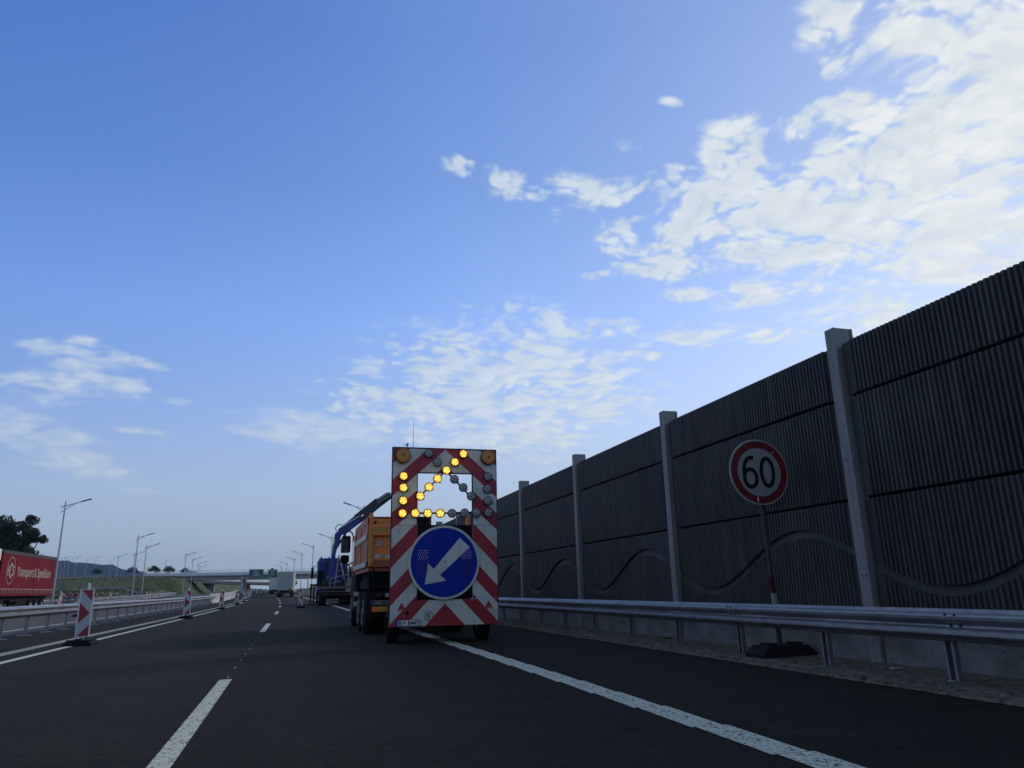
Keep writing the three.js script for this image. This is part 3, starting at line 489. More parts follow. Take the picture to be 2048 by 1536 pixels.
  mesh('white_arrow', plate(arrow.reverse(), 0.004, 0.0152), M.whiteFoil, sg);
  const dots = [], dotsPale = [], rr = rng(77);
  for (const [x0, x1] of [[2.39, 2.61], [3.29, 3.51]]) for (let i = 0; i < 5; i++) for (let j = 0; j < 13; j++) {
    const x = lerp(x0, x1, (i + 0.5 + (j & 1 ? 0.25 : -0.25)) / 5) - 2.938, y = lerp(1.81, 1.31, j / 12) - 1.575;
    (j < 5 ? dotsPale : dots).push(disc(0.0098, 0.01, 7, x, y, 0.021));
  }
  const d1 = mesh('led_dots', dotsPale, mat([0.62, 0.42, 0.42], 0.4), sg); d1.userData.kind = 'stuff';
  const d2 = mesh('led_dots', dots, mat([0.09, 0.03, 0.05], 0.4), sg); d2.userData.kind = 'stuff';
  mesh('bolt', disc(0.014, 0.012, 10, 0.0, 0.0, 0.022), M.darkSteel, sg);
  // reflectors, plate, speed disc, small marks
  for (const x of [2.09, 3.87]) { const y = 0.71; const r = mesh('triangle_reflector', plate([[-0.085, -0.055], [0.085, -0.055], [0, 0.095]], 0.014, 0.004), M.red, t); r.position.set(x - CX, y, 0); mesh('reflector_edge', stroke([[-0.06, -0.042], [0.06, -0.042]], 0.012, 0.004, 0.018), mat([0.55, 0.2, 0.2], 0.3), r); }
  mesh('rubber_stop', disc(0.03, 0.03, 12, 2.2 - CX, 0.6, 0.015), M.black, t);
  numberPlate(t, 2.225 - CX, 0.415, 0.03, 'BL', '844YJ');
  speedDisc(t, 2.63 - CX, 0.54, 0.006, 0.095, '80', 'km/h');
  // chassis, axle, wheels, drawbar, tail board of the frame, antenna
  mesh('chassis', [box(1.9, 0.12, 0.1, 0, 0.42, -0.2), box(0.09, 0.12, 2.0, -0.55, 0.45, -1.16), box(0.09, 0.12, 2.0, 0.55, 0.45, -1.16), box(1.2, 0.1, 0.1, 0, 0.45, -2.15), box(1.7, 0.03, 1.7, 0, 0.53, -1.15), bar([-1.0, 0.33, -0.95], [1.0, 0.33, -0.95], 0.035), box(0.5, 0.1, 0.06, -0.2, 0.3, -0.35)], M.darkSteel, t);
  mesh('drawbar', [beam([-0.5, 0.45, -2.1], [0, 0.5, -3.4], 0.08, 0.1), beam([0.5, 0.45, -2.1], [0, 0.5, -3.4], 0.08, 0.1)], M.darkSteel, t);
  mesh('equipment_box', [rbox(1.0, 0.5, 0.9, 0.03, 0, 0.85, -1.3), beam([-0.8, 0.55, -1.6], [-0.8, 2.6, -0.1], 0.05, 0.05), beam([0.8, 0.55, -1.6], [0.8, 2.6, -0.1], 0.05, 0.05)], M.darkSteel, t);
  const wheelTyre = new THREE.LatheGeometry([[0.19, -0.1], [0.27, -0.105], [0.315, -0.085], [0.33, -0.05], [0.33, 0.05], [0.315, 0.085], [0.27, 0.105], [0.19, 0.1]].map((p) => new THREE.Vector2(...p)), 30).rotateZ(Math.PI / 2);
  for (const s of [-1, 1]) { const w = mesh('wheel', wheelTyre, M.tyre, t); w.position.set(s * 0.95, 0.33, -0.95); mesh('rim', new THREE.CylinderGeometry(0.19, 0.19, 0.12, 20).rotateZ(Math.PI / 2), mat([0.45, 0.46, 0.46], 0.4, 0.5), w); const m = mesh('mudguard', new THREE.CylinderGeometry(0.39, 0.39, 0.24, 20, 1, true, -Math.PI / 2, Math.PI).rotateZ(Math.PI / 2).translate(s * 0.95, 0.36, -0.95), M.black, t); m.material = M.black; }
  mesh('antenna', [bar([2.29 - CX, 3.92, -0.1], [2.295 - CX, 4.56, -0.1], 0.006, 0.003, 6), bar([2.16 - CX, 3.92, -0.1], [2.17 - CX, 4.04, -0.1], 0.012, 0.012, 6), box(0.07, 0.018, 0.02, 2.14 - CX, 4.0, -0.1), box(0.02, 0.05, 0.02, 2.18 - CX, 4.02, -0.1)], M.darkSteel, t);
}

// ---------------------------------------------------------------- orange tipper that tows it
{
  const t = thing('tipper_truck', 'orange tipper truck towing the arrow-board trailer', 'truck', [3.0, 0, -18.8]);
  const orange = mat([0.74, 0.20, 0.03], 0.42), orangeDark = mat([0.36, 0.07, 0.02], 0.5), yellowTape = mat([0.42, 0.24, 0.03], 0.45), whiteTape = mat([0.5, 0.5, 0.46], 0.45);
  const X = (x) => x - 3.0, W0 = X(1.74), W1 = X(4.28), zf = -4.0;      // body from the tailgate (z = 0) forward
  // tailgate: upper board, framed recess, striped edge, lower rail
  const tg = mesh('tailgate', [span(W0 + 0.09, W1 - 0.09, 1.93, 2.36, -0.12, -0.06), span(W0 + 0.09, W1 - 0.09, 2.36, 2.60, -0.06, 0.03), span(W0 + 0.09, W0 + 1.0, 2.615, 2.765, -0.06, 0.02), span(W0 + 0.09, W1 - 0.09, 1.76, 1.93, -0.06, 0.02)], orange, t);
  mesh('top_rail', [rbox(0.92, 0.05, 0.1, 0.015, W0 + 0.55, 2.795, -0.03)], orangeDark, tg);
  mesh('yellow_tape', span(W0 + 0.09, W1 - 0.09, 2.455, 2.525, 0.031, 0.034), yellowTape, tg);
  const tape = span(W0 + 0.09, W1 - 0.09, 1.81, 1.90, 0.021, 0.024); mesh('striped_tape', tape, yellowTape, tg);
  for (let k = 0; k < 9; k++) { const x = W0 + 0.12 + k * 0.27; mesh('tape_stripe', plate([[x, 1.812], [x + 0.13, 1.812], [x + 0.2, 1.898], [x + 0.07, 1.898]], 0.002, 0.0245), whiteTape, tg); }
  speedDisc(tg, X(1.99), 2.17, -0.055, 0.08, '90');
  mesh('latch', [disc(0.03, 0.03, 12, X(1.88), 2.68, 0.03), box(0.05, 0.015, 0.03, X(1.9), 2.69, 0.04)], M.black, tg);
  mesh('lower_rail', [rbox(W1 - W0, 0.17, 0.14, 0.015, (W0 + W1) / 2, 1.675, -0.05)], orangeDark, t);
  for (const s of [0, 1]) { const x = s ? W1 - 0.045 : W0 + 0.045; const p = mesh('corner_post', [rbox(0.095, 1.26, 0.13, 0.02, x, 2.24, -0.01), new THREE.CylinderGeometry(0.045, 0.045, 0.06, 16).translate(x, 2.88, -0.01)], orange, t); mesh('reflective_tape', span(x - 0.025, x + 0.045, 1.66, 2.56, 0.056, 0.059), yellowTape, p); }
  // side walls with ribs and white tape, floor, headboard with rounded shoulders
  for (const s of [0, 1]) {
    const x = s ? W1 : W0, o = s ? 1 : -1;
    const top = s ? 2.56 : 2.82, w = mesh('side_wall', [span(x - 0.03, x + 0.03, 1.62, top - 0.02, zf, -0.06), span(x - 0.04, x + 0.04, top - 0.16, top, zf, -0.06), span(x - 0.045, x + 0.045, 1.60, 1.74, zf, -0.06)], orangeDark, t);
    for (const k of [1.9, 3.7]) mesh('side_rib', span(x + (o < 0 ? -0.06 : -0.02), x + (o < 0 ? 0.02 : 0.06), 1.6, 2.68, -k - 0.07, -k), orange, w);
    mesh('white_tape', span(x + o * 0.063 - 0.001, x + o * 0.063 + 0.001, 2.28, 2.41, zf + 0.05, -0.1), whiteTape, w);
    mesh('tape_backing', span(x - 0.044, x + 0.044, 2.26, 2.42, zf, -0.07), orange, w);
    mesh('white_tape', span(x + o * 0.063 - 0.001, x + o * 0.063 + 0.001, 1.615, 1.735, zf + 0.05, -0.1), whiteTape, w);
  }
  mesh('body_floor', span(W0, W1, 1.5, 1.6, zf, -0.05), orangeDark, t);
  mesh('headboard', plate([[W0, 1.6], [W1, 1.6], [W1, 2.75], ...arcPts(W1 - 0.18, 2.78, 0.18, 0.16, 0, 90, 6), ...arcPts(W0 + 0.18, 2.78, 0.18, 0.16, 90, 180, 6)], 0.08, zf - 0.08), orange, t);
  mesh('load', [new THREE.CylinderGeometry(0.26, 0.26, 0.6, 20).translate(X(3.62), 2.82, -3.4)], M.black, t);
  // chassis, underrun bar, lights, plate, mudflaps
  mesh('chassis', [span(-0.45, -0.35, 0.85, 1.1, -6.4, -0.15), span(0.35, 0.45, 0.85, 1.1, -6.4, -0.15), span(-1.1, 1.1, 1.1, 1.3, zf, -0.3), span(-1.05, 1.05, 1.3, 1.5, zf, -0.2), span(-1.2, 1.2, 0.95, 1.52, -0.5, -0.42), bar([X(1.87), 1.37, -0.05], [X(1.87), 1.55, -0.05], 0.03)], M.black, t);
  const ub = mesh('underrun_bar', [rbox(2.3, 0.13, 0.1, 0.02, 0.02, 0.605, -0.12)], orange, t); mesh('bar_stripe', span(X(2.05), X(2.17), 0.545, 0.665, -0.069, -0.066), yellowTape, ub);
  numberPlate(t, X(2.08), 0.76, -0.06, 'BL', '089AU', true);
  for (const s of [-1, 1]) { const l = mesh('tail_light', rbox(0.36, 0.12, 0.06, 0.01, s * 0.88, 0.925, -0.06), M.black, t); mesh('light_lens', rbox(0.12, 0.08, 0.02, 0.008, s * 0.98, 0.925, -0.03), mat([0.10, 0.012, 0.012], 0.3), l); mesh('light_lens', rbox(0.1, 0.09, 0.02, 0.008, s * 0.78, 0.93, -0.03), mat([0.3, 0.3, 0.29], 0.3), l); }
  for (const s of [-1, 1]) mesh('mudflap', box(0.55, 0.6, 0.015, s * 0.98, 0.72, -0.2), M.rubber, t);
  const tyreG = new THREE.LatheGeometry([[0.29, -0.14], [0.4, -0.15], [0.48, -0.13], [0.505, -0.09], [0.51, 0], [0.505, 0.09], [0.48, 0.13], [0.4, 0.15], [0.29, 0.14]].map((p) => new THREE.Vector2(...p)), 36).rotateZ(Math.PI / 2);
  const rimG = join([new THREE.CylinderGeometry(0.3, 0.3, 0.2, 24).rotateZ(Math.PI / 2), new THREE.TorusGeometry(0.29, 0.022, 8, 28).rotateY(Math.PI / 2).translate(-0.14, 0, 0), new THREE.TorusGeometry(0.29, 0.022, 8, 28).rotateY(Math.PI / 2).translate(0.14, 0, 0), new THREE.CylinderGeometry(0.12, 0.14, 0.34, 16).rotateZ(Math.PI / 2)]);
  const rimM = mat([0.12, 0.12, 0.12], 0.45, 0.5);
  for (const z of [-1.0, -2.35]) for (const s of [-1, 1]) for (const k of [1.13, 0.8]) { const w = mesh('wheel', tyreG, M.tyre, t); w.position.set(s * k, 0.51, z); mesh('rim', rimG, rimM, w); }
  for (const s of [-1, 1]) { const w = mesh('wheel', tyreG, M.tyre, t); w.position.set(s * 1.08, 0.51, -5.6); mesh('rim', rimG, rimM, w); }
  for (const s of [-1, 1]) mesh('side_guard', [span(s * 1.22 - 0.02, s * 1.22 + 0.02, 0.62, 0.74, -4.7, -3.1), span(s * 1.22 - 0.02, s * 1.22 + 0.02, 0.9, 1.02, -4.7, -3.1)], mat([0.2, 0.2, 0.2], 0.5, 0.5), t);
  // cab ahead of the body
  mesh('cab_steps', [rbox(2.44, 1.1, 1.9, 0.1, 0, 1.0, -5.35)], M.black, t);
  const cab = mesh('cab', [rbox(2.46, 1.2, 2.0, 0.14, 0, 2.18, -5.3), rbox(2.3, 0.5, 1.5, 0.1, 0, 2.55, -5.2)], orange, t);
  for (const s of [-1, 1]) { mesh('side_window', box(0.02, 0.7, 0.95, s * 1.232, 2.2, -5.5), M.glassDark, cab); mesh('door_handle', box(0.02, 0.04, 0.18, s * 1.24, 1.7, -4.9), M.black, cab); }
  for (const s of [-1, 1]) { const m = mesh('mirror', [rbox(0.28, 0.52, 0.14, 0.05, s * 1.46, 2.47, -5.55), rbox(0.26, 0.24, 0.13, 0.05, s * 1.48, 2.02, -5.55)], M.black, t); mesh('mirror_arm', [tube([[s * 1.2, 2.55, -5.6], [s * 1.3, 2.85, -5.6], [s * 1.46, 2.86, -5.58], [s * 1.5, 2.68, -5.56]], 0.022), tube([[s * 1.2, 1.95, -5.6], [s * 1.34, 1.86, -5.6], [s * 1.48, 1.92, -5.56]], 0.02)], M.black, m); mesh('mirror_glass', box(0.24, 0.44, 0.01, s * 1.5, 2.42, -5.475), mat([0.05, 0.06, 0.065], 0.06, 0.2), m); }
  mesh('exhaust_pipe', [tube([[W0 + 0.12, 1.7, zf - 0.25], [W0 + 0.1, 2.7, zf - 0.25], [W0 + 0.16, 2.84, zf - 0.24], [W0 + 0.32, 2.86, zf - 0.22]], 0.045)], M.black, t);
}

// ---------------------------------------------------------------- blue crane truck ahead
{
  const t = thing('crane_truck', 'blue flatbed truck with a raised folding crane standing ahead of the tipper', 'truck', [3.18, climb(60), -60], 0);
  const blue = mat([0.011, 0.024, 0.18], 0.45), blueDark = mat([0.012, 0.02, 0.12], 0.5), steel = mat([0.22, 0.22, 0.22], 0.5, 0.5), timber = mat([0.14, 0.11, 0.08], 0.85);
  const X = (x) => x - 3.18;
  const bed = mesh('load_bed', [span(-1.25, 1.25, 1.2, 1.38, -6.5, 0), span(-1.25, 1.25, 0.98, 1.06, -0.12, 0)], timber, t);
  for (let k = 0; k < 8; k++) mesh('bed_board', span(-1.25 + k * 0.3125 + 0.01, -1.25 + (k + 1) * 0.3125 - 0.01, 1.382, 1.41, -6.4, -0.02), timber, bed);
  mesh('tail_beam', [span(-1.24, 1.24, 0.75, 0.86, -0.1, 0), span(-1.2, 1.2, 0.3, 0.36, -0.05, 0)], M.darkSteel, t);
  for (const x of [-0.9, -0.65, 0.7, 0.95]) mesh('tail_light', rbox(0.16, 0.08, 0.03, 0.01, x, 0.81, 0.01), mat([0.25, 0.03, 0.03], 0.3), t);
  mesh('chassis', [span(-0.5, 0.5, 0.6, 1.2, -7, -0.3), span(-1.15, 1.15, 0.45, 0.75, -3.6, -2.4)], M.black, t);
  const tyre = new THREE.CylinderGeometry(0.48, 0.48, 0.55, 26).rotateZ(Math.PI / 2);
  for (const z of [-1.3, -2.6, -8.3]) for (const s of [-1, 1]) { const w = mesh('wheel', tyre, M.tyre, t); w.position.set(s * 0.95, 0.48, z); mesh('rim', new THREE.CylinderGeometry(0.27, 0.27, 0.57, 18).rotateZ(Math.PI / 2), steel, w); }
  const cab = mesh('cab', [rbox(2.45, 1.9, 2.1, 0.16, 0, 2.68, -8.2), rbox(2.3, 0.3, 1.6, 0.1, 0, 3.66, -8.1), rbox(2.45, 0.9, 2.1, 0.08, 0, 1.4, -8.2)], blue, t);
  mesh('rear_window', rbox(1.2, 0.5, 0.03, 0.05, 0.1, 3.0, -7.14), M.glassDark, cab);
  for (const s of [-1, 1]) mesh('side_window', box(0.02, 0.75, 1.1, s * 1.228, 2.9, -8.4), M.glassDark, cab);
  mesh('roof_lamp', [bar([-0.95, 3.8, -7.6], [-0.95, 3.95, -7.6], 0.06), bar([-0.3, 3.8, -7.6], [-0.3, 3.92, -7.6], 0.06), bar([-1.3, 3.5, -7.6], [-1.22, 3.5, -7.6], 0.05), bar([-1.3, 3.3, -7.6], [-1.22, 3.3, -7.6], 0.05)], M.black, cab);
  for (const s of [-1, 1]) { const m = mesh('mirror', rbox(0.22, 0.95, 0.16, 0.06, s * 1.62, 2.62, -8.9), M.black, t); mesh('mirror_arm', tube([[s * 1.2, 3.1, -8.9], [s * 1.45, 3.2, -8.9], [s * 1.6, 3.05, -8.9]], 0.03), M.black, m); }
  mesh('black_panel', [span(-1.2, -0.75, 1.5, 2.75, -7.05, -6.8), span(-1.22, -0.3, 1.41, 1.9, -6.9, -6.6)], M.black, t);  // plain black panels at the lower left behind the cab
  // headboard grid, trestle ladder and frames on the bed
  const grid = []; for (let k = 0; k <= 8; k++) grid.push(bar([-0.6 + k * 0.22, 1.4, -6.45], [-0.6 + k * 0.22, 3.75, -6.45], 0.02, 0.02, 6)); for (let k = 0; k <= 6; k++) grid.push(bar([-0.6, 1.5 + k * 0.37, -6.45], [1.2, 1.5 + k * 0.37, -6.45], 0.02, 0.02, 6));
  mesh('headboard_grid', grid, blueDark, t); mesh('headboard', span(-0.6, 1.2, 1.41, 3.7, -6.55, -6.5), blueDark, t);
  mesh('trestle_ladder', [bar([0.2, 3.82, -2.2], [-0.05, 1.41, -1.3], 0.035), bar([0.25, 3.82, -2.2], [0.8, 1.41, -1.3], 0.035), bar([0.2, 3.82, -2.2], [-0.05, 1.41, -3.1], 0.03), bar([0.25, 3.82, -2.2], [0.8, 1.41, -3.1], 0.03), ...[0.15, 0.32, 0.5, 0.68, 0.85].map((f) => bar([lerp(0.2, -0.05, f), lerp(3.82, 1.41, f), lerp(-2.2, -1.3, f)], [lerp(0.25, 0.8, f), lerp(3.82, 1.41, f), lerp(-2.2, -1.3, f)], 0.025, 0.025, 6))], steel, t);
  mesh('side_frame', [bar([0.95, 1.41, -0.4], [0.95, 3.0, -0.4], 0.05), bar([0.95, 3.0, -0.4], [0.95, 3.0, -4], 0.035), bar([-0.45, 1.41, -0.5], [-0.45, 1.95, -0.5], 0.035), bar([-0.45, 1.95, -0.5], [0.9, 2.3, -0.5], 0.035), bar([-0.6, 1.6, -0.5], [0.3, 1.75, -0.5], 0.03)], steel, t);
  mesh('stowed_load', [rbox(0.7, 0.5, 1.2, 0.05, -0.55, 1.68, -3.4), rbox(0.8, 0.35, 0.9, 0.05, 0.35, 1.6, -2.6), new THREE.CylinderGeometry(0.24, 0.24, 0.5, 16).translate(0.55, 1.68, -1.6)], M.darkSteel, t);
  const od = mesh('outrigger', [box(0.9, 0.14, 0.14, X(1.75), 1.55, -3.4), box(0.12, 1.4, 0.12, X(1.4), 0.85, -3.4), box(0.12, 1.2, 0.1, X(1.62), 0.75, -3.2), rbox(0.42, 0.06, 0.42, 0.02, X(1.42), 0.06, -3.4)], M.black, t);
  // crane: slewing column, inner arm, outer boom with extension box and rams
  const q = (x, y) => [X(x), y];
  const col = mesh('crane_column', [plate([q(2.72, 2.2), q(3.2, 2.2), q(3.2, 3.95), q(3.3, 4.4), q(3.62, 5.5), q(3.4, 5.85), q(3.08, 5.6)].map((p) => p), 0.36, -3.6), rbox(0.8, 0.8, 0.8, 0.1, X(2.98), 1.8, -3.45)], blue, t);
  mesh('warning_tape', plate([q(2.86, 4.3), q(2.98, 4.36), q(3.16, 5.12), q(3.04, 5.16)], 0.01, -3.235), mat([0.35, 0.33, 0.05], 0.5), col);
  const arm = mesh('crane_boom', plate([q(3.32, 5.95), q(3.5, 5.5), q(3.85, 5.5), q(5.3, 6.62), q(5.05, 7.3), q(4.58, 7.02)], 0.32, -3.58), blue, t);
  mesh('hydraulic_ram', [bar([X(3.22), 4.4, -3.4], [X(3.62), 5.1, -3.4], 0.09), bar([X(3.62), 5.1, -3.4], [X(3.86), 5.5, -3.4], 0.05)], M.darkSteel, t);
  const ext = mesh('boom_extension', [plate([q(4.58, 7.08), q(4.66, 6.9), q(4.8, 6.98), q(5.18, 6.5), q(6.9, 7.95), q(6.32, 8.52)], 0.42, -3.62, [[q(4.96, 6.92), q(5.4, 7.25), q(5.45, 7.19), q(5.02, 6.86)]])], mat([0.014, 0.017, 0.026], 0.5), t);
  mesh('boom_section', [plate([q(6.15, 8.28), q(6.8, 7.86), q(7.75, 8.62), q(7.5, 9.02), q(7.2, 9.0)], 0.3, -3.56), beam([X(6.3), 8.35, -3.3], [X(7.45), 9.02, -3.3], 0.1, 0.1), beam([X(6.6), 7.95, -3.3], [X(7.6), 8.62, -3.3], 0.12, 0.12)], M.darkSteel, ext);
  mesh('boom_ram', [bar([X(6.4), 8.3, -3.12], [X(7.5), 9.0, -3.12], 0.03), bar([X(6.5), 8.12, -3.12], [X(7.55), 8.8, -3.12], 0.03), bar([X(3.5), 6.05, -3.2], [X(5.0), 7.02, -3.2], 0.06)], mat([0.5, 0.5, 0.5], 0.25, 0.8), ext);
  mesh('hose', tube([[X(3.3), 5.7, -3.2], [X(3.1), 6.0, -3.2], [X(3.3), 6.3, -3.2], [X(3.75), 6.25, -3.2]], 0.03), M.black, arm);
}

// ---------------------------------------------------------------- red curtain-sided lorry on the opposite carriageway
{
  const t = thing('curtain_lorry', 'dark red curtain-sided lorry with white lettering on the opposite carriageway', 'lorry', [-17, -0.03, -58.05], Math.PI / 2);
  const redC = matte([0.165, 0.009, 0.018], 0.8), redB = matte([0.14, 0.008, 0.015], 0.8), cream = mat([0.34, 0.28, 0.24], 0.6), L = 5.45;
  for (let k = 0; k < 8; k++) { const x0 = -L + k * 2 * L / 8, r = mesh('curtain_panel', [span(x0, x0 + 2 * L / 8 - 0.004, 1.64, 3.74, -0.06, (k % 2) * 0.006)], k % 3 === 1 ? redB : redC, t); }
  mesh('box_frame', [span(-L, L, 1.3, 3.9, -2.5, -0.06)], M.darkSteel, t);
  mesh('roof_rail', [span(-L, L, 3.74, 3.95, -0.12, 0.02)], mat([0.035, 0.03, 0.03], 0.6), t);
  const sk = mesh('side_raves', [span(-L, L, 1.22, 1.62, -0.1, 0.012)], redB, t);
  for (let k = 0; k < 22; k++) mesh('curtain_strap', span(-L + 0.2 + k * 0.49, -L + 0.26 + k * 0.49, 1.36, 1.62, 0.013, 0.03), cream, sk);
  mesh('rave_line', span(-L, L, 1.625, 1.66, 0.0, 0.02), cream, sk);
  const em = mesh('oval_emblem', stroke(arcPts(0, 0, 0.72, 0.82, 0, 352, 44), 0.045, 0.004, 0, true), cream, t); em.position.set(-58.05 + 54.28 + 0 > 0 ? 0 : -(58.05 - 54.28), 2.76, 0.008);
  mesh('emblem_letters', [text('H', 0.62, 0.42, 0.004).translate(-0.40, 0, 0), text('C', 0.92, 0.46, 0.004).translate(0.0, 0, 0), text('S', 0.62, 0.38, 0.004).translate(0.40, 0, 0)], cream, em);
  mesh('lettering', text('Transport & Spedition', 0.58, 7.0, 0.004).translate(0.92, 2.72, 0.008), cream, t);
  mesh('underframe', [span(-L + 0.3, L - 0.3, 0.95, 1.3, -2.2, -0.3), span(-1.2, 0.9, 0.5, 1.1, -0.6, -0.25), span(-L + 2.6, -0.9, 0.55, 0.7, -0.2, -0.12), span(-L + 2.6, -0.9, 0.85, 1.0, -0.2, -0.12)], M.black, t);
  const ty = new THREE.CylinderGeometry(0.5, 0.5, 0.36, 26).rotateX(Math.PI / 2), rm = mat([0.25, 0.25, 0.25], 0.4, 0.5);
  for (const x of [1.35, 2.55, 3.75, -L + 1.3]) for (const z of [-0.3, -2.2]) { const w = mesh('wheel', ty, M.tyre, t); w.position.set(x, 0.5, z); mesh('rim', new THREE.CylinderGeometry(0.27, 0.27, 0.38, 18).rotateX(Math.PI / 2), rm, w); }
  const cab = mesh('tractor_cab', [rbox(2.3, 2.5, 2.45, 0.2, -L - 1.6, 2.0, -1.25), rbox(1.5, 0.75, 2.3, 0.1, -L - 0.82, 3.62, -1.2)], M.white, t); mesh('side_window', box(0.9, 0.7, 0.02, -L - 1.9, 2.6, -0.02), M.glassDark, cab);
  mesh('tail_light', rbox(0.1, 0.12, 0.05, 0.01, L - 0.2, 1.45, 0.03), cream, t);
}

// ---------------------------------------------------------------- lorries far ahead
function farLorry(lat, d, label, wdt, h, boxMat, hgt0) {
  const [x, y, z] = at(lat, d), t = thing('box_lorry', label, 'lorry', [x, y, z], slant(d));
  const b = mesh('cargo_box', [rbox(wdt, h - hgt0, 9, 0.04, 0, (h + hgt0) / 2, -4.5)], boxMat, t);
  mesh('door_frame', [span(-wdt / 2, -wdt / 2 + 0.12, hgt0, h, 0, 0.03), span(wdt / 2 - 0.12, wdt / 2, hgt0, h, 0, 0.03), span(-wdt / 2 + 0.12, wdt / 2 - 0.12, h - 0.18, h, 0, 0.03), span(-wdt / 2 + 0.12, wdt / 2 - 0.12, hgt0, hgt0 + 0.1, 0, 0.03)], mat([0.3, 0.3, 0.27], 0.6), b);
  for (const s of [-1, 1]) mesh('rear_door', span(s < 0 ? -wdt / 2 + 0.13 : 0.01, s < 0 ? -0.01 : wdt / 2 - 0.13, hgt0 + 0.11, h - 0.19, 0, 0.02), boxMat, b);
  for (const x2 of [-0.6, -0.25, 0.25, 0.6]) mesh('lock_rod', bar([x2, hgt0 + 0.15, 0.04], [x2, h - 0.25, 0.04], 0.02, 0.02, 6), M.galvPole, b);
  mesh('chassis', [span(-1.1, 1.1, 0.55, hgt0, -8.8, -0.3)], M.black, t);
  const ub = mesh('underrun_bar', [span(-1.2, 1.2, 0.5, 0.75, -0.2, -0.1)], M.darkSteel, t);
  for (const s of [-1, 1]) mesh('tail_light', rbox(0.4, 0.18, 0.05, 0.01, s * 0.95, 0.86, -0.05), mat([0.28, 0.03, 0.02], 0.3), ub);
  mesh('side_marker', span(0.55, 0.95, hgt0 + 0.12, hgt0 + 0.28, 0.021, 0.03), M.black, b);
  for (const zz of [-1.4, -2.7, -8.0]) for (const s of [-1, 1]) mesh('wheel', new THREE.CylinderGeometry(0.48, 0.48, 0.4, 20).rotateZ(Math.PI / 2).translate(s * 0.98, 0.48, zz), M.tyre, t);
  const c = mesh('cab', rbox(2.45, 2.5, 2, 0.15, 0, 1.95, -10.2), M.white, t);
  for (const s of [-1, 1]) mesh('mirror', rbox(0.2, 0.6, 0.15, 0.05, s * 1.4, 2.4, -10.9), M.black, t);
  return t;
}
farLorry(0.62, 132, 'grey-beige box lorry driving away in the lane ahead', 2.55, 4.0, mat([0.34, 0.35, 0.30], 0.7), 1.05);
farLorry(0.35, 178, 'smaller white lorry half hidden left of the grey-beige lorry', 2.5, 3.6, mat([0.5, 0.5, 0.47], 0.6), 1.0);

// ---------------------------------------------------------------- beacon boards on rubber feet
function beaconBoard(mirror) {
  const t = thing('beacon_board', '', 'beacon board');
  const w = 0.29, h = 1.05, y0 = 0.17, s = mirror ? -1 : 1;
  const fx = (p) => { const q = p.map(([x, y]) => [s * (x - 0.5) * (w - 0.05), y0 + 0.025 + y * (h - 0.05)]); return s < 0 ? q.reverse() : q; };
  const b = mesh('board', [rbox(w, h, 0.02, 0.008, 0, y0 + h / 2, 0)], matte([0.43, 0.45, 0.4], 0.5, 0.8), t);
  mesh('board_rim', stroke(rect(-w / 2 + 0.012, w / 2 - 0.012, y0 + 0.012, y0 + h - 0.012), 0.024, 0.008, 0.008, true), mat([0.74, 0.73, 0.66], 0.5), b);
  for (const p of [[[0.06, 1], [1, 0.755], [1, 1]], [[0, 0.73], [0, 0.27], [0.9, 0.5]], [[0.06, 0], [1, 0], [1, 0.245]]]) mesh('red_field', plate(fx(p), 0.003, 0.0102), M.red, b);
  mesh('post_top', [rbox(0.05, 0.14, 0.05, 0.01, 0.015, y0 + h + 0.06, -0.03)], mat([0.72, 0.72, 0.7], 0.5), t);
  mesh('post', [box(0.05, y0 + h, 0.04, 0.015, (y0 + h) / 2, -0.035), box(0.09, 0.09, 0.05, 0.0, 0.14, -0.02)], M.galvPole, t);
  const f = plate([[-0.28, 0], [0.28, 0], [0.28, 0.05], [0.2, 0.12], [-0.2, 0.12], [-0.28, 0.05]], 0.78, -0.39);
  mesh('rubber_foot', [f, box(0.1, 0.05, 0.12, -0.19, 0.1, 0.25), box(0.1, 0.05, 0.12, 0.2, 0.1, 0.25), box(0.12, 0.05, 0.1, 0.0, 0.125, 0.27), box(0.12, 0.05, 0.1, 0.0, 0.125, -0.27)], M.rubber, t);
  return t;
}
const ORD = ['nearest', 'second', 'third', 'fourth', 'fifth', 'sixth', 'seventh', 'eighth', 'ninth', 'tenth', 'eleventh', 'twelfth'];
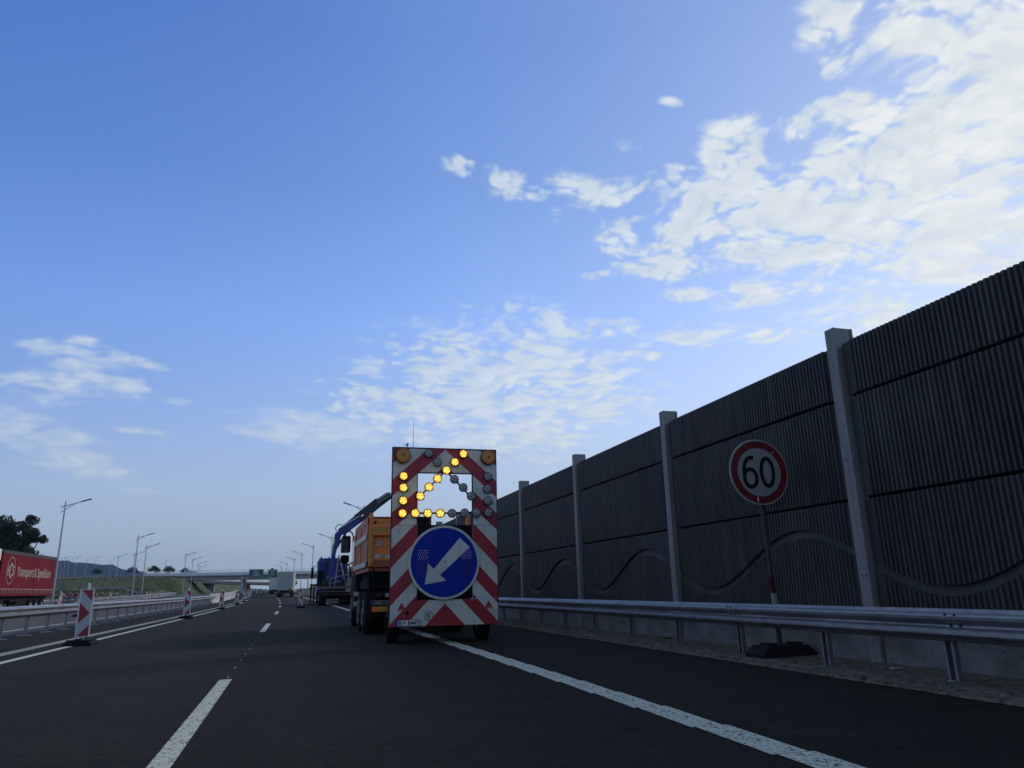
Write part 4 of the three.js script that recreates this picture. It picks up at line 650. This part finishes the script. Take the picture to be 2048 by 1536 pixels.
{
  const b = beaconBoard(false), G1 = 'beacon boards along the left line';
  const ds = [19.6, 37.6, 56.4, 75, 92, 108, 122, 134, 145, 156];
  ds.forEach((d, i) => {
    const label = i ? `${ORD[i]} nearest red and white beacon board in the left row` : 'nearest and largest red and white beacon board on the left line';
    const p = at(-4.53 - i * 0.03, d), turn = slant(d) + (hash(i, 3, 9) - 0.5) * 0.16;
    if (i) copy(b, p, turn, label, G1); else { b.position.set(...p); b.rotation.y = 0.02; b.userData.label = label; b.userData.group = G1; }
  });
  const m = beaconBoard(true); m.position.set(...at(0.62, 54.2)); m.userData.label = 'single beacon board standing in the lane left of the crane truck';
  [[-2.4, 182], [-1.2, 190], [-3.4, 176]].forEach(([l, d], i) => copy(m, at(l, d), slant(d), `${['first', 'second', 'third'][i]} of the tiny beacon boards closing the lane far ahead`, 'beacon boards far ahead'));
  // back sides of boards on the opposite carriageway
  const opp = [[-19.8, 78], [-19.8, 89.5], [-19.8, 100], [-19.9, 130], [-19.9, 134], [-19.9, 138], [-19.9, 142], [-19.9, 147], [-19.9, 152]];
  opp.forEach(([l, d], i) => copy(i & 1 ? b : m, at(l, d, -0.03), slant(d) + 0.5 + hash(i, 5, 2) * 0.6, `${ORD[i]} beacon board along the far edge of the opposite carriageway`, 'beacon boards on the opposite carriageway'));
  copy(m, at(-11.6, 49, -0.03), 0.4, 'beacon board standing in front of the red lorry wheels', 'beacon boards on the opposite carriageway');
}
// heap of stored striped boards
{
  const [x, , z] = at(-20.2, 82), t = thing('board_heap', 'heap of white and red barrier boards stored beyond the opposite carriageway', 'barrier boards', [x, land(x, z) + 0.1, z]);
  const r = rng(31);
  for (let k = 0; k < 16; k++) { const g = rbox(1.3, 0.2, 0.05, 0.01), b = mesh('barrier_board', g, k % 6 === 3 ? M.red : M.signWhite, t); b.position.set((r() - 0.5) * 1.3, 0.15 + (k / 16) * 1.15, (r() - 0.5) * 0.5); b.rotation.set((r() - 0.5) * 0.8, (r() - 0.5) * 1.6, (r() - 0.5) * 1.5); for (let j = -1; j <= 1; j++) if (k % 6 !== 3 && k % 2) mesh('red_stripe', plate([[j * 0.42 - 0.12, -0.098], [j * 0.42 + 0.02, -0.098], [j * 0.42 + 0.12, 0.098], [j * 0.42 - 0.02, 0.098]], 0.003, 0.0252), M.red, b); }
  mesh('timber_rest', [beam([-0.8, 0.05, 0], [0.8, 0.05, 0], 0.12, 0.12), beam([-0.6, 0, -0.3], [-0.6, 0.5, 0.3], 0.08, 0.08), beam([0.6, 0, -0.3], [0.6, 0.5, 0.3], 0.08, 0.08)], mat([0.15, 0.12, 0.09], 0.9), t);
}

// ---------------------------------------------------------------- speed limit sign on a movable foot
{
  const t = thing('speed_limit_sign', 'round red-rimmed 60 speed limit sign on a post behind the guardrail', 'road sign', [6.62, 0.03, -9.5]);
  const p = mesh('sign_disc', disc(0.48, 0.018, 64, 0, 0, 0), M.signWhite, t); p.position.set(-0.08, 2.585, 0.06); p.rotation.y = -0.03;
  mesh('disc_edge', new THREE.TorusGeometry(0.478, 0.011, 8, 72), mat([0.3, 0.3, 0.29], 0.5), p);
  mesh('red_ring', ring(0.36, 0.462, 0.004, 0.0092, 64), M.signRed, p);
  const six = [[0.075, 0.215], [0.03, 0.222], [-0.03, 0.20], [-0.075, 0.14], [-0.098, 0.05], [-0.1, -0.06], ...arcPts(0, -0.085, 0.1, 0.13, 180, 520, 30)];
  const zero = arcPts(0, 0, 0.1, 0.205, 0, 355, 44);
  mesh('figure', [stroke(six, 0.056, 0.004, 0.0092).translate(-0.15, -0.005, 0), stroke(zero, 0.056, 0.004, 0.0092, true).translate(0.135, 0.0, 0)], M.black, p);
  mesh('scratch', [box(0.014, 0.07, 0.003, -0.07, -0.405, 0.015), box(0.016, 0.02, 0.003, 0.26, 0.30, 0.015)], M.white, p);
  const post = mesh('post', [box(0.05, 3.0, 0.05, 0, 1.55, 0)], mat([0.05, 0.055, 0.06], 0.6, 0.4), t); post.rotation.z = 0.022;
  mesh('clamp', [box(0.12, 0.04, 0.08, 0, 2.3, 0.01), box(0.12, 0.04, 0.08, 0, 2.85, 0.01)], M.galvPole, post);
  mesh('red_band', box(0.054, 0.22, 0.054, 0, 0.98, 0), matte([0.06, 0.008, 0.01], 0.7), post); mesh('white_band', box(0.056, 0.18, 0.056, 0, 0.77, 0), M.signWhite, post);
  const f = plate([[-0.44, 0], [0.44, 0], [0.44, 0.06], [0.3, 0.16], [-0.3, 0.16], [-0.44, 0.06]], 0.42, -0.21);
  mesh('rubber_foot', [f, box(0.14, 0.05, 0.2, -0.2, 0.17, 0.02), box(0.14, 0.05, 0.2, 0.22, 0.17, 0.02), box(0.16, 0.06, 0.03, -0.1, 0.07, 0.22)], M.rubber, t);
}

// ---------------------------------------------------------------- street lamps
function streetLamp(H, reach) {
  const t = thing('street_lamp', '', 'street lamp');
  mesh('pole', [bar([0, -0.5, 0], [0, H, 0], 0.11, 0.055, 10), bar([0, 0, 0], [0, 0.9, 0], 0.13, 0.13, 10)], M.galvPole, t);
  const a = mesh('arm', [bar([-0.35, H - 0.55, 0], [reach, H + 0.02, 0], 0.045, 0.035, 8), bar([-0.3, H - 1.05, 0], [reach * 0.55, H - 0.22, 0], 0.035, 0.03, 8)], M.galvPole, t);
  mesh('lamp_head', [rbox(0.95, 0.1, 0.3, 0.045, 0.3, 0.02, 0).rotateZ(Math.atan2(0.57, reach + 0.35)).translate(reach, H + 0.02, 0)], mat([0.12, 0.13, 0.14], 0.5, 0.3), a);
  return t;
}
{
  const a = streetLamp(10, 1.5); const left = [[-21.6, 81], [-23.1, 126], [-26.3, 152], [-23.4, 183], [-25.0, 209], [-27.0, 239], [-29.5, 266]];
  left.forEach(([x, d], i) => { const label = i ? `${ORD[i]} nearest street lamp of the left row, arm over the opposite carriageway` : 'tallest looking street lamp beside the red lorry'; const p = [x, 0, -d]; if (i) copy(a, p, 0, label, 'street lamps of the left row'); else { a.position.set(...p); a.userData.label = label; a.userData.group = 'street lamps of the left row'; } });
  const right = [[6.94, 82], [5.8, 128], [3.44, 154], [1.63, 183], [-0.04, 212], [-2.2, 247], [-4.2, 275]];
  right.forEach(([x, d], i) => copy(a, [x + 0.0, 0, -d], Math.PI, i ? `${ORD[i]} nearest street lamp of the right row beyond the crane truck` : 'street lamp whose arm shows behind the crane boom', 'street lamps of the right row'));
  const ramp = [[-105, 400, 9], [-102.5, 396, 9], [-109, 428, 9.5], [-94, 380, 8.5], [-105.5, 447, 10], [-87.5, 386, 8.7], [-96, 456, 10.2], [-45.6, 225, 1.7], [-39.8, 215, 1.8], [-76, 420, 8.6], [-63, 420, 8.6]];
  ramp.forEach(([x, d, y], i) => copy(a, [x, y, -d], 0, i === 7 || i === 8 ? `${i === 7 ? 'left' : 'right'} one of the two slim lamps in front of the grass embankment` : i > 8 ? `${i === 9 ? 'left' : 'right'} one of the two faint lamps above the green embankment` : `${ORD[i]} of the thin ramp lamps against the blue hills`, 'lamps along the distant ramp'));
}

// ---------------------------------------------------------------- concrete barrier following the left guardrail
{
  const t = thing('concrete_barrier', 'pale concrete barrier continuing the left guardrail towards the bridge', 'barrier');
  const prof = [[-0.32, 0], [0.32, 0], [0.32, 0.08], [0.16, 0.32], [0.09, 0.98], [-0.09, 0.98], [-0.16, 0.32], [-0.32, 0.08]];
  const seg = toCreasedNormals(extrudeAlong(prof, [{ p: new THREE.Vector3(0, 0, 2.97), n: [1, 0] }, { p: new THREE.Vector3(0, 0, -2.97), n: [1, 0] }]), R(20));
  const cap = plate(prof, 0.01, 2.96);
  for (let k = 0; k < 20; k++) { const d = 88 + k * 6, m = mesh('barrier_segment', seg, M.concretePale, t); m.position.set(...at(-7.7, d)); m.rotation.y = slant(d); if (!k) mesh('barrier_end', cap, M.concretePale, m); }
}

// ---------------------------------------------------------------- bridges
const bridgeConcrete = mat([0.36, 0.355, 0.33], 0.9);
function bridge(label, a, b, width, yb, girder, par, piers) {
  const A = new THREE.Vector3(a[0], 0, a[1]), B = new THREE.Vector3(b[0], 0, b[1]), L = A.distanceTo(B), t = thing('road_bridge', label, 'bridge', [(a[0] + b[0]) / 2, 0, (a[1] + b[1]) / 2], Math.atan2(-(b[1] - a[1]), b[0] - a[0]));
  t.rotation.z = Math.atan2(b[2] - a[2], L); t.position.y = (a[2] + b[2]) / 2;
  mesh('girder', [span(-L / 2, L / 2, yb, yb + girder, -width + 0.8, -0.8)], bridgeConcrete, t);
  mesh('deck_slab', [span(-L / 2, L / 2, yb + girder, yb + girder + 0.25, -width, 0)], bridgeConcrete, t);
  for (const z of [0, -width + 0.25]) mesh('parapet', [span(-L / 2, L / 2, yb + girder + 0.25, yb + girder + 0.25 + par, z - 0.25, z)], mat([0.7, 0.68, 0.62], 0.85), t);
  const top = yb + girder + 0.25 + par, rails = [span(-L / 2, L / 2, top + 0.55, top + 0.62, -0.16, -0.09), span(-L / 2, L / 2, top + 0.25, top + 0.3, -0.15, -0.1)];
  for (let x = -L / 2 + 0.5; x < L / 2; x += 2) rails.push(span(x, x + 0.06, top, top + 0.6, -0.15, -0.1));
  mesh('handrail', rails, M.galvPole, t);
  for (const [x, w] of piers) mesh('pier', [rbox(w, yb + 6, width * 0.7, 0.2, x, (yb - 6) / 2, -width / 2)], bridgeConcrete, t);
}
bridge('wide road bridge crossing the whole motorway behind the green signs', [-40, -230, 0], [26, -230, 0.0], 11, 4.85, 1.05, 0.75, [[-7.0, 1.0], [16.5, 1.2], [-25.5, 1.2]]);
bridge('lower bridge seen slanting away under the wide bridge', [-46, -318, 0.9], [2, -372, -0.9], 10, 4.9, 0.8, 0.7, [[-12, 1.0]]);
// white bridge bearing block left of the underpass
{
  const t = thing('site_cabin', 'small white cabin under the left end of the bridge', 'cabin', [-31.5, land(-31.5, -262) - 0.2, -262]);
  mesh('cabin_wall', [rbox(3.2, 2.4, 2.2, 0.05, 0, 1.9, 0)], M.white, t); mesh('cabin_roof', rbox(3.4, 0.15, 2.4, 0.03, 0, 3.17, 0), M.galvPole, t); mesh('door', box(0.8, 1.9, 0.03, 0.6, 1.7, 1.12), mat([0.25, 0.25, 0.25], 0.6), t);
  mesh('cabin_base', box(3.0, 0.9, 2.0, 0, 0.4, 0), M.darkSteel, t);
}
// sign gantry with two green direction signs
{
  const t = thing('sign_gantry', 'overhead gantry carrying two green direction signs in front of the bridge', 'sign gantry', [0, climb(224), -224]);
  const green = mat([0.004, 0.105, 0.075], 0.5), pale = mat([0.55, 0.62, 0.58], 0.5), cy = climb(224);
  mesh('gantry_frame', [bar([-13.75, -1.5, 0], [-13.75, 5.2, 0], 0.16, 0.14, 10), bar([-13.75, 5.0 - 0.1, 0], [4.0, 5.0 - 0.1, 0], 0.12, 0.12, 8), bar([-13.75, 4.0, 0], [4.0, 4.0, 0], 0.1, 0.1, 8), bar([4.0, -1.5, 0], [4.0, 5.2, 0], 0.16, 0.14, 10)], M.galvPole, t);
  for (const [x0, x1, y0, y1, lines] of [[-12.0, -8.13, 5.03, 7.44, 4], [-6.94, -4.5, 5.05, 7.26, 3]]) {
    const s = mesh('direction_sign', [rbox(x1 - x0, y1 - y0, 0.08, 0.03, (x0 + x1) / 2, (y0 + y1) / 2 - cy, 0.2)], green, t);
    const w = x1 - x0, g = [stroke(rect(x0 + 0.09, x1 - 0.09, y0 - cy + 0.09, y1 - cy - 0.09), 0.06, 0.006, 0.241, true)];
    mesh('sign_border', g, pale, s);
    const rr = rng(Math.round(w * 10));
    for (let k = 0; k < lines; k++) { const cw = w * (0.3 + 0.25 * rr()), n = Math.round(cw / 0.2), cy2 = y1 - cy - 0.42 - k * 0.44, g2 = []; for (let j = 0; j < n; j++) { const x = (x0 + x1) / 2 - cw / 2 + j * 0.2; g2.push(plate(rect(x, x + 0.13, cy2 - 0.1, cy2 + 0.08 + 0.04 * rr()), 0.006, 0.241)); } mesh('sign_line', g2, pale, s); }
    const arrow = (x, y) => join([plate([[x - 0.05, y + 0.2], [x - 0.05, y - 0.05], [x + 0.05, y - 0.05], [x + 0.05, y + 0.2]].reverse(), 0.006, 0.241), plate([[x - 0.14, y - 0.05], [x, y - 0.24], [x + 0.14, y - 0.05]], 0.006, 0.241)]);
    mesh('lane_arrow', lines === 4 ? [arrow(x0 + 0.55, y0 - cy + 0.4), arrow(x1 - 0.6, y0 - cy + 0.4)] : [arrow(x0 + 0.6, y0 - cy + 0.4)], pale, s);
  }
  mesh('exit_tab', rbox(0.7, 0.4, 0.08, 0.02, -5.9, 7.5 - cy, 0.2), green, t);
}

// ---------------------------------------------------------------- small plant and van by the end of the barrier
{
  const [x, y, z] = at(-4.2, 236); const t = thing('construction_machine', 'small yellow construction machine far beyond the beacon boards', 'machine', [x, y, z]);
  const yel = mat([0.45, 0.25, 0.02], 0.5);
  mesh('body', [rbox(1.3, 0.9, 2.4, 0.15, 0, 1.1, 0)], yel, t); const c = mesh('cab', [rbox(1.0, 1.1, 1.1, 0.1, 0, 2.05, -0.2)], yel, t); mesh('window', [box(0.8, 0.6, 0.02, 0, 2.15, 0.36)], M.glassDark, c); mesh('drum', [new THREE.CylinderGeometry(0.5, 0.5, 1.3, 20).rotateZ(Math.PI / 2).translate(0, 0.5, 1.0), new THREE.CylinderGeometry(0.5, 0.5, 1.3, 20).rotateZ(Math.PI / 2).translate(0, 0.5, -1.0)], M.darkSteel, t);
  const [vx, vy, vz] = at(-5.2, 240); const v = thing('van', 'white van parked beside the yellow machine', 'van', [vx, vy, vz]);
  mesh('body', [rbox(1.9, 1.25, 4.6, 0.25, 0, 1.25, -2), rbox(1.8, 0.9, 3.6, 0.3, 0, 1.8, -1.7)], M.white, v); mesh('rear_window', rbox(1.3, 0.45, 0.04, 0.03, 0, 1.85, 0.1), M.glassDark, v); for (const s of [-1, 1]) for (const zz of [-0.6, -3.4]) mesh('wheel', new THREE.CylinderGeometry(0.33, 0.33, 0.25, 18).rotateZ(Math.PI / 2).translate(s * 0.82, 0.33, zz), M.tyre, v);
}

// ---------------------------------------------------------------- trees, shrubs
const leafMats = [mat([0.030, 0.052, 0.022], 0.75), mat([0.042, 0.066, 0.026], 0.75), mat([0.024, 0.042, 0.022], 0.75)];
function tree(label, x, z, H, lobes, seed, nLeaf, leaf, trunkR = 0.22, cat = 'tree', name = 'tree', lift = 0) {
  if (lift) { H += lift; lobes = lobes.map(([a, b, ...c]) => [a, b + lift, ...c]); }
  const y = land(x, z), r = rng(seed), t = thing(name, label, cat, [x, y, z], 0, null), limbs = [bar([0, -0.3, 0], [0.1, H * 0.5, 0], trunkR, trunkR * 0.6, 8)];
  for (const [lx, ly, lz, rx] of lobes) limbs.push(tube([[0.02, H * 0.25, 0], [lx * 0.45, lerp(H * 0.25, ly, 0.55), lz * 0.45], [lx, ly, lz]], trunkR * 0.28, 6, 5));
  mesh('trunk', limbs, mat([0.06, 0.05, 0.04], 0.9), t);
  lobes.forEach(([lx, ly, lz, rx, ry], li) => {
    const pos = [], idx = []; let n = 0; const m = Math.round(nLeaf * rx * ry);
    const clumps = Array.from({ length: Math.max(5, Math.round(9 * rx)) }, () => { const a = r() * 6.283, c = 2 * r() - 1, q = Math.cbrt(r()) * 0.95, s = Math.sqrt(1 - c * c); return [lx + rx * q * s * Math.cos(a), ly + ry * q * c, lz + rx * q * s * Math.sin(a), 0.27 + 0.3 * r()]; });
    for (let k = 0; k < m; k++) {
      const c = clumps[Math.floor(r() * clumps.length)], a = r() * 6.283, cc = 2 * r() - 1, q = Math.cbrt(r()) * c[3] * rx, s = Math.sqrt(1 - cc * cc);
      const P = new THREE.Vector3(c[0] + q * s * Math.cos(a) * 1.3, c[1] + q * cc, c[2] + q * s * Math.sin(a) * 1.3), u = new THREE.Vector3(r() - 0.5, r() - 0.5, r() - 0.5).normalize().multiplyScalar(leaf * (0.6 + 0.8 * r())), v = new THREE.Vector3(r() - 0.5, r() - 0.5, r() - 0.5).cross(u).normalize().multiplyScalar(leaf * 0.6);
      for (const [i, j] of [[-1, 0], [0, -1], [1, 0], [0, 1]]) pos.push(P.x + i * u.x + j * v.x, P.y + i * u.y + j * v.y, P.z + i * u.z + j * v.z); idx.push(n, n + 1, n + 2, n, n + 2, n + 3); n += 4;
    }
    const g = new THREE.BufferGeometry(); g.setAttribute('position', new THREE.Float32BufferAttribute(pos, 3)); g.setIndex(idx); g.computeVertexNormals();
    const c = mesh('crown', g, leafMats[(li + seed) % 3], t); c.material.side = THREE.DoubleSide;
  });
  return t;
}
tree('broad dark tree cut by the left edge behind the red lorry', -36.6, -110, 8.5, [[-1.6, 6.6, 0, 1.7, 1.6], [0.2, 7.0, 0.3, 1.5, 1.4], [0.6, 5.4, 0, 1.4, 1.3], [-0.8, 4.6, 0.4, 1.7, 1.3], [0.9, 3.9, -0.3, 1.3, 1.0], [-2.5, 5.2, 0, 1.6, 1.6], [1.6, 5.8, 0.2, 1.0, 1.0], [1.9, 4.2, 0.2, 1.0, 0.9]], 11, 1700, 0.16, 0.24, 'tree', 'tree', 1.75);
tree('dark tree with a branch reaching right behind the red lorry', -33.2, -110, 8.4, [[-0.1, 7.1, 0, 1.15, 1.15], [0.2, 6.0, 0.2, 1.2, 1.0], [-0.5, 5.0, 0, 1.0, 1.0], [1.5, 5.5, 0, 0.75, 0.45], [-0.4, 3.9, 0.2, 1.2, 0.9], [0.6, 3.3, 0.1, 1.1, 0.6], [-1.3, 4.3, 0.1, 0.9, 0.9]], 23, 1700, 0.15, 0.22, 'tree', 'tree', 1.75);
[['small round tree on the skyline left of the tall lamps', -74, -330, 3.4, 1.1], ['left one of two dark trees above the green embankment', -78, -420, 5, 1.6], ['right one of two dark trees above the green embankment', -68, -420, 5.5, 1.9], ['large dark tree group behind the left bridge end', -58, -400, 4.5, 1.7], ['low tree beside the left bridge end', -51, -400, 3.6, 1.3]].forEach(([l, x, z, H, q], i) => tree(l, x, z, H, [[0, H * 0.75, 0, q, q * 0.7], [-q * 0.8, H * 0.6, 0, q * 0.8, q * 0.6], [q * 0.9, H * 0.55, 0, q * 0.8, q * 0.6]], 40 + i, 140, 0.3, 0.15));
[['bush at the foot of the right bridge slope', 12.5, -205, 2.2, 1.5], ['second bush on the right bridge slope', 15.5, -212, 2.4, 1.8], ['bush under the far bridge', -6, -300, 2.6, 2.0]].forEach(([l, x, z, H, q], i) => tree(l, x, z, H, [[0, H * 0.55, 0, q, q * 0.6], [q * 0.7, H * 0.4, 0, q * 0.7, q * 0.45]], 60 + i, 160, 0.22, 0.08, 'bush', 'bush'));

// ---------------------------------------------------------------- grass tufts and verge stones
{
  const r = rng(91), pos = [], nor = [], bl = [];
  for (let k = 0; k < 5; k++) { const a = k * 1.25, l = 0.06, hgt = 0.32 + 0.2 * hash(k, 1, 1); const g = new THREE.BufferGeometry(); g.setAttribute('position', new THREE.Float32BufferAttribute([-0.03 * Math.cos(a), 0, -0.03 * Math.sin(a), 0.03 * Math.cos(a), 0, 0.03 * Math.sin(a), l * Math.cos(a * 2), hgt, l * Math.sin(a * 2)], 3)); g.computeVertexNormals(); bl.push(g); }
  const N = 7000, im = new THREE.InstancedMesh(join(bl), mat([0.75, 0.75, 0.75], 0.9, 0, { side: THREE.DoubleSide }), N), m4 = new THREE.Matrix4(), c = new THREE.Color(); let n = 0;
  while (n < N) {
    const d = 62 + r() * 160, rx = -22 - Math.pow(r(), 1.4) * 50, x = rx + bend(d), z = -d, tc = turf(x, z), s = 1 + r() * 1.4;
    m4.makeRotationY(r() * 6.28); m4.scale(new THREE.Vector3(s * 0.9, s * 0.4, s * 0.9)); m4.setPosition(x, land(x, z) - 0.02, z); im.setMatrixAt(n, m4);
    { const k = 0.2 + 0.14 * r(); c.setRGB(tc[0] * k, tc[1] * k, tc[2] * k); } im.setColorAt(n, c); n++;
  }
  im.name = 'grass'; im.userData = { kind: 'stuff', label: 'rough grass on the slopes beyond the opposite carriageway' }; scene.add(im);
  const S = 2600, st = new THREE.InstancedMesh(new THREE.DodecahedronGeometry(0.016, 0), mat([0.75, 0.72, 0.66], 0.95), S); const q = new THREE.Quaternion(), e = new THREE.Euler();
  for (let k = 0; k < S; k++) { const d = 2 + Math.pow(r(), 1.6) * 45, l = 5.88 + Math.pow(r(), 1.5) * 1.1, s = 0.35 + Math.pow(r(), 3) * 1.5; e.set(r() * 6, r() * 6, r() * 6); q.setFromEuler(e); const p = at(l, d, 0.035); m4.compose(new THREE.Vector3(...p), q, new THREE.Vector3(s * 1.3, s * 0.7, s)); st.setMatrixAt(k, m4); const b = 0.06 + 0.13 * r(); c.setRGB(b * 1.05, b * 0.97, b * 0.8); st.setColorAt(k, c); }
  st.name = 'verge_stones'; st.userData = { kind: 'stuff', label: 'loose stones on the verge' }; scene.add(st);
  // bits of litter and wood
  [[6.72, 7.5, 0.06, 'pale paper scrap on the verge below the nearest wall post'], [6.35, 6.35, 0.04, 'small crumpled wrapper on the verge near the right edge'], [6.9, 13.4, 0.07, 'dark rag lying at the foot of the wall']].forEach(([l, d, s, label], i) => { const g = new THREE.IcosahedronGeometry(s, 1), p = g.attributes.position; for (let k = 0; k < p.count; k++) { const f = 0.7 + 0.6 * vnoise(p.getX(k) * 30, p.getZ(k) * 30 + p.getY(k) * 17, 700 + i); p.setXYZ(k, p.getX(k) * f * 1.4, p.getY(k) * f * 0.22, p.getZ(k) * f); } g.computeVertexNormals(); const m = mesh('litter', g, i === 2 ? M.black : M.signWhite, null); m.position.set(...at(l, d, 0.055)); tag(m, label, 'litter'); });
}

scene.traverse((o) => { if (o.isMesh) { o.castShadow = true; o.receiveShadow = true; } });
renderer.render(scene, camera);
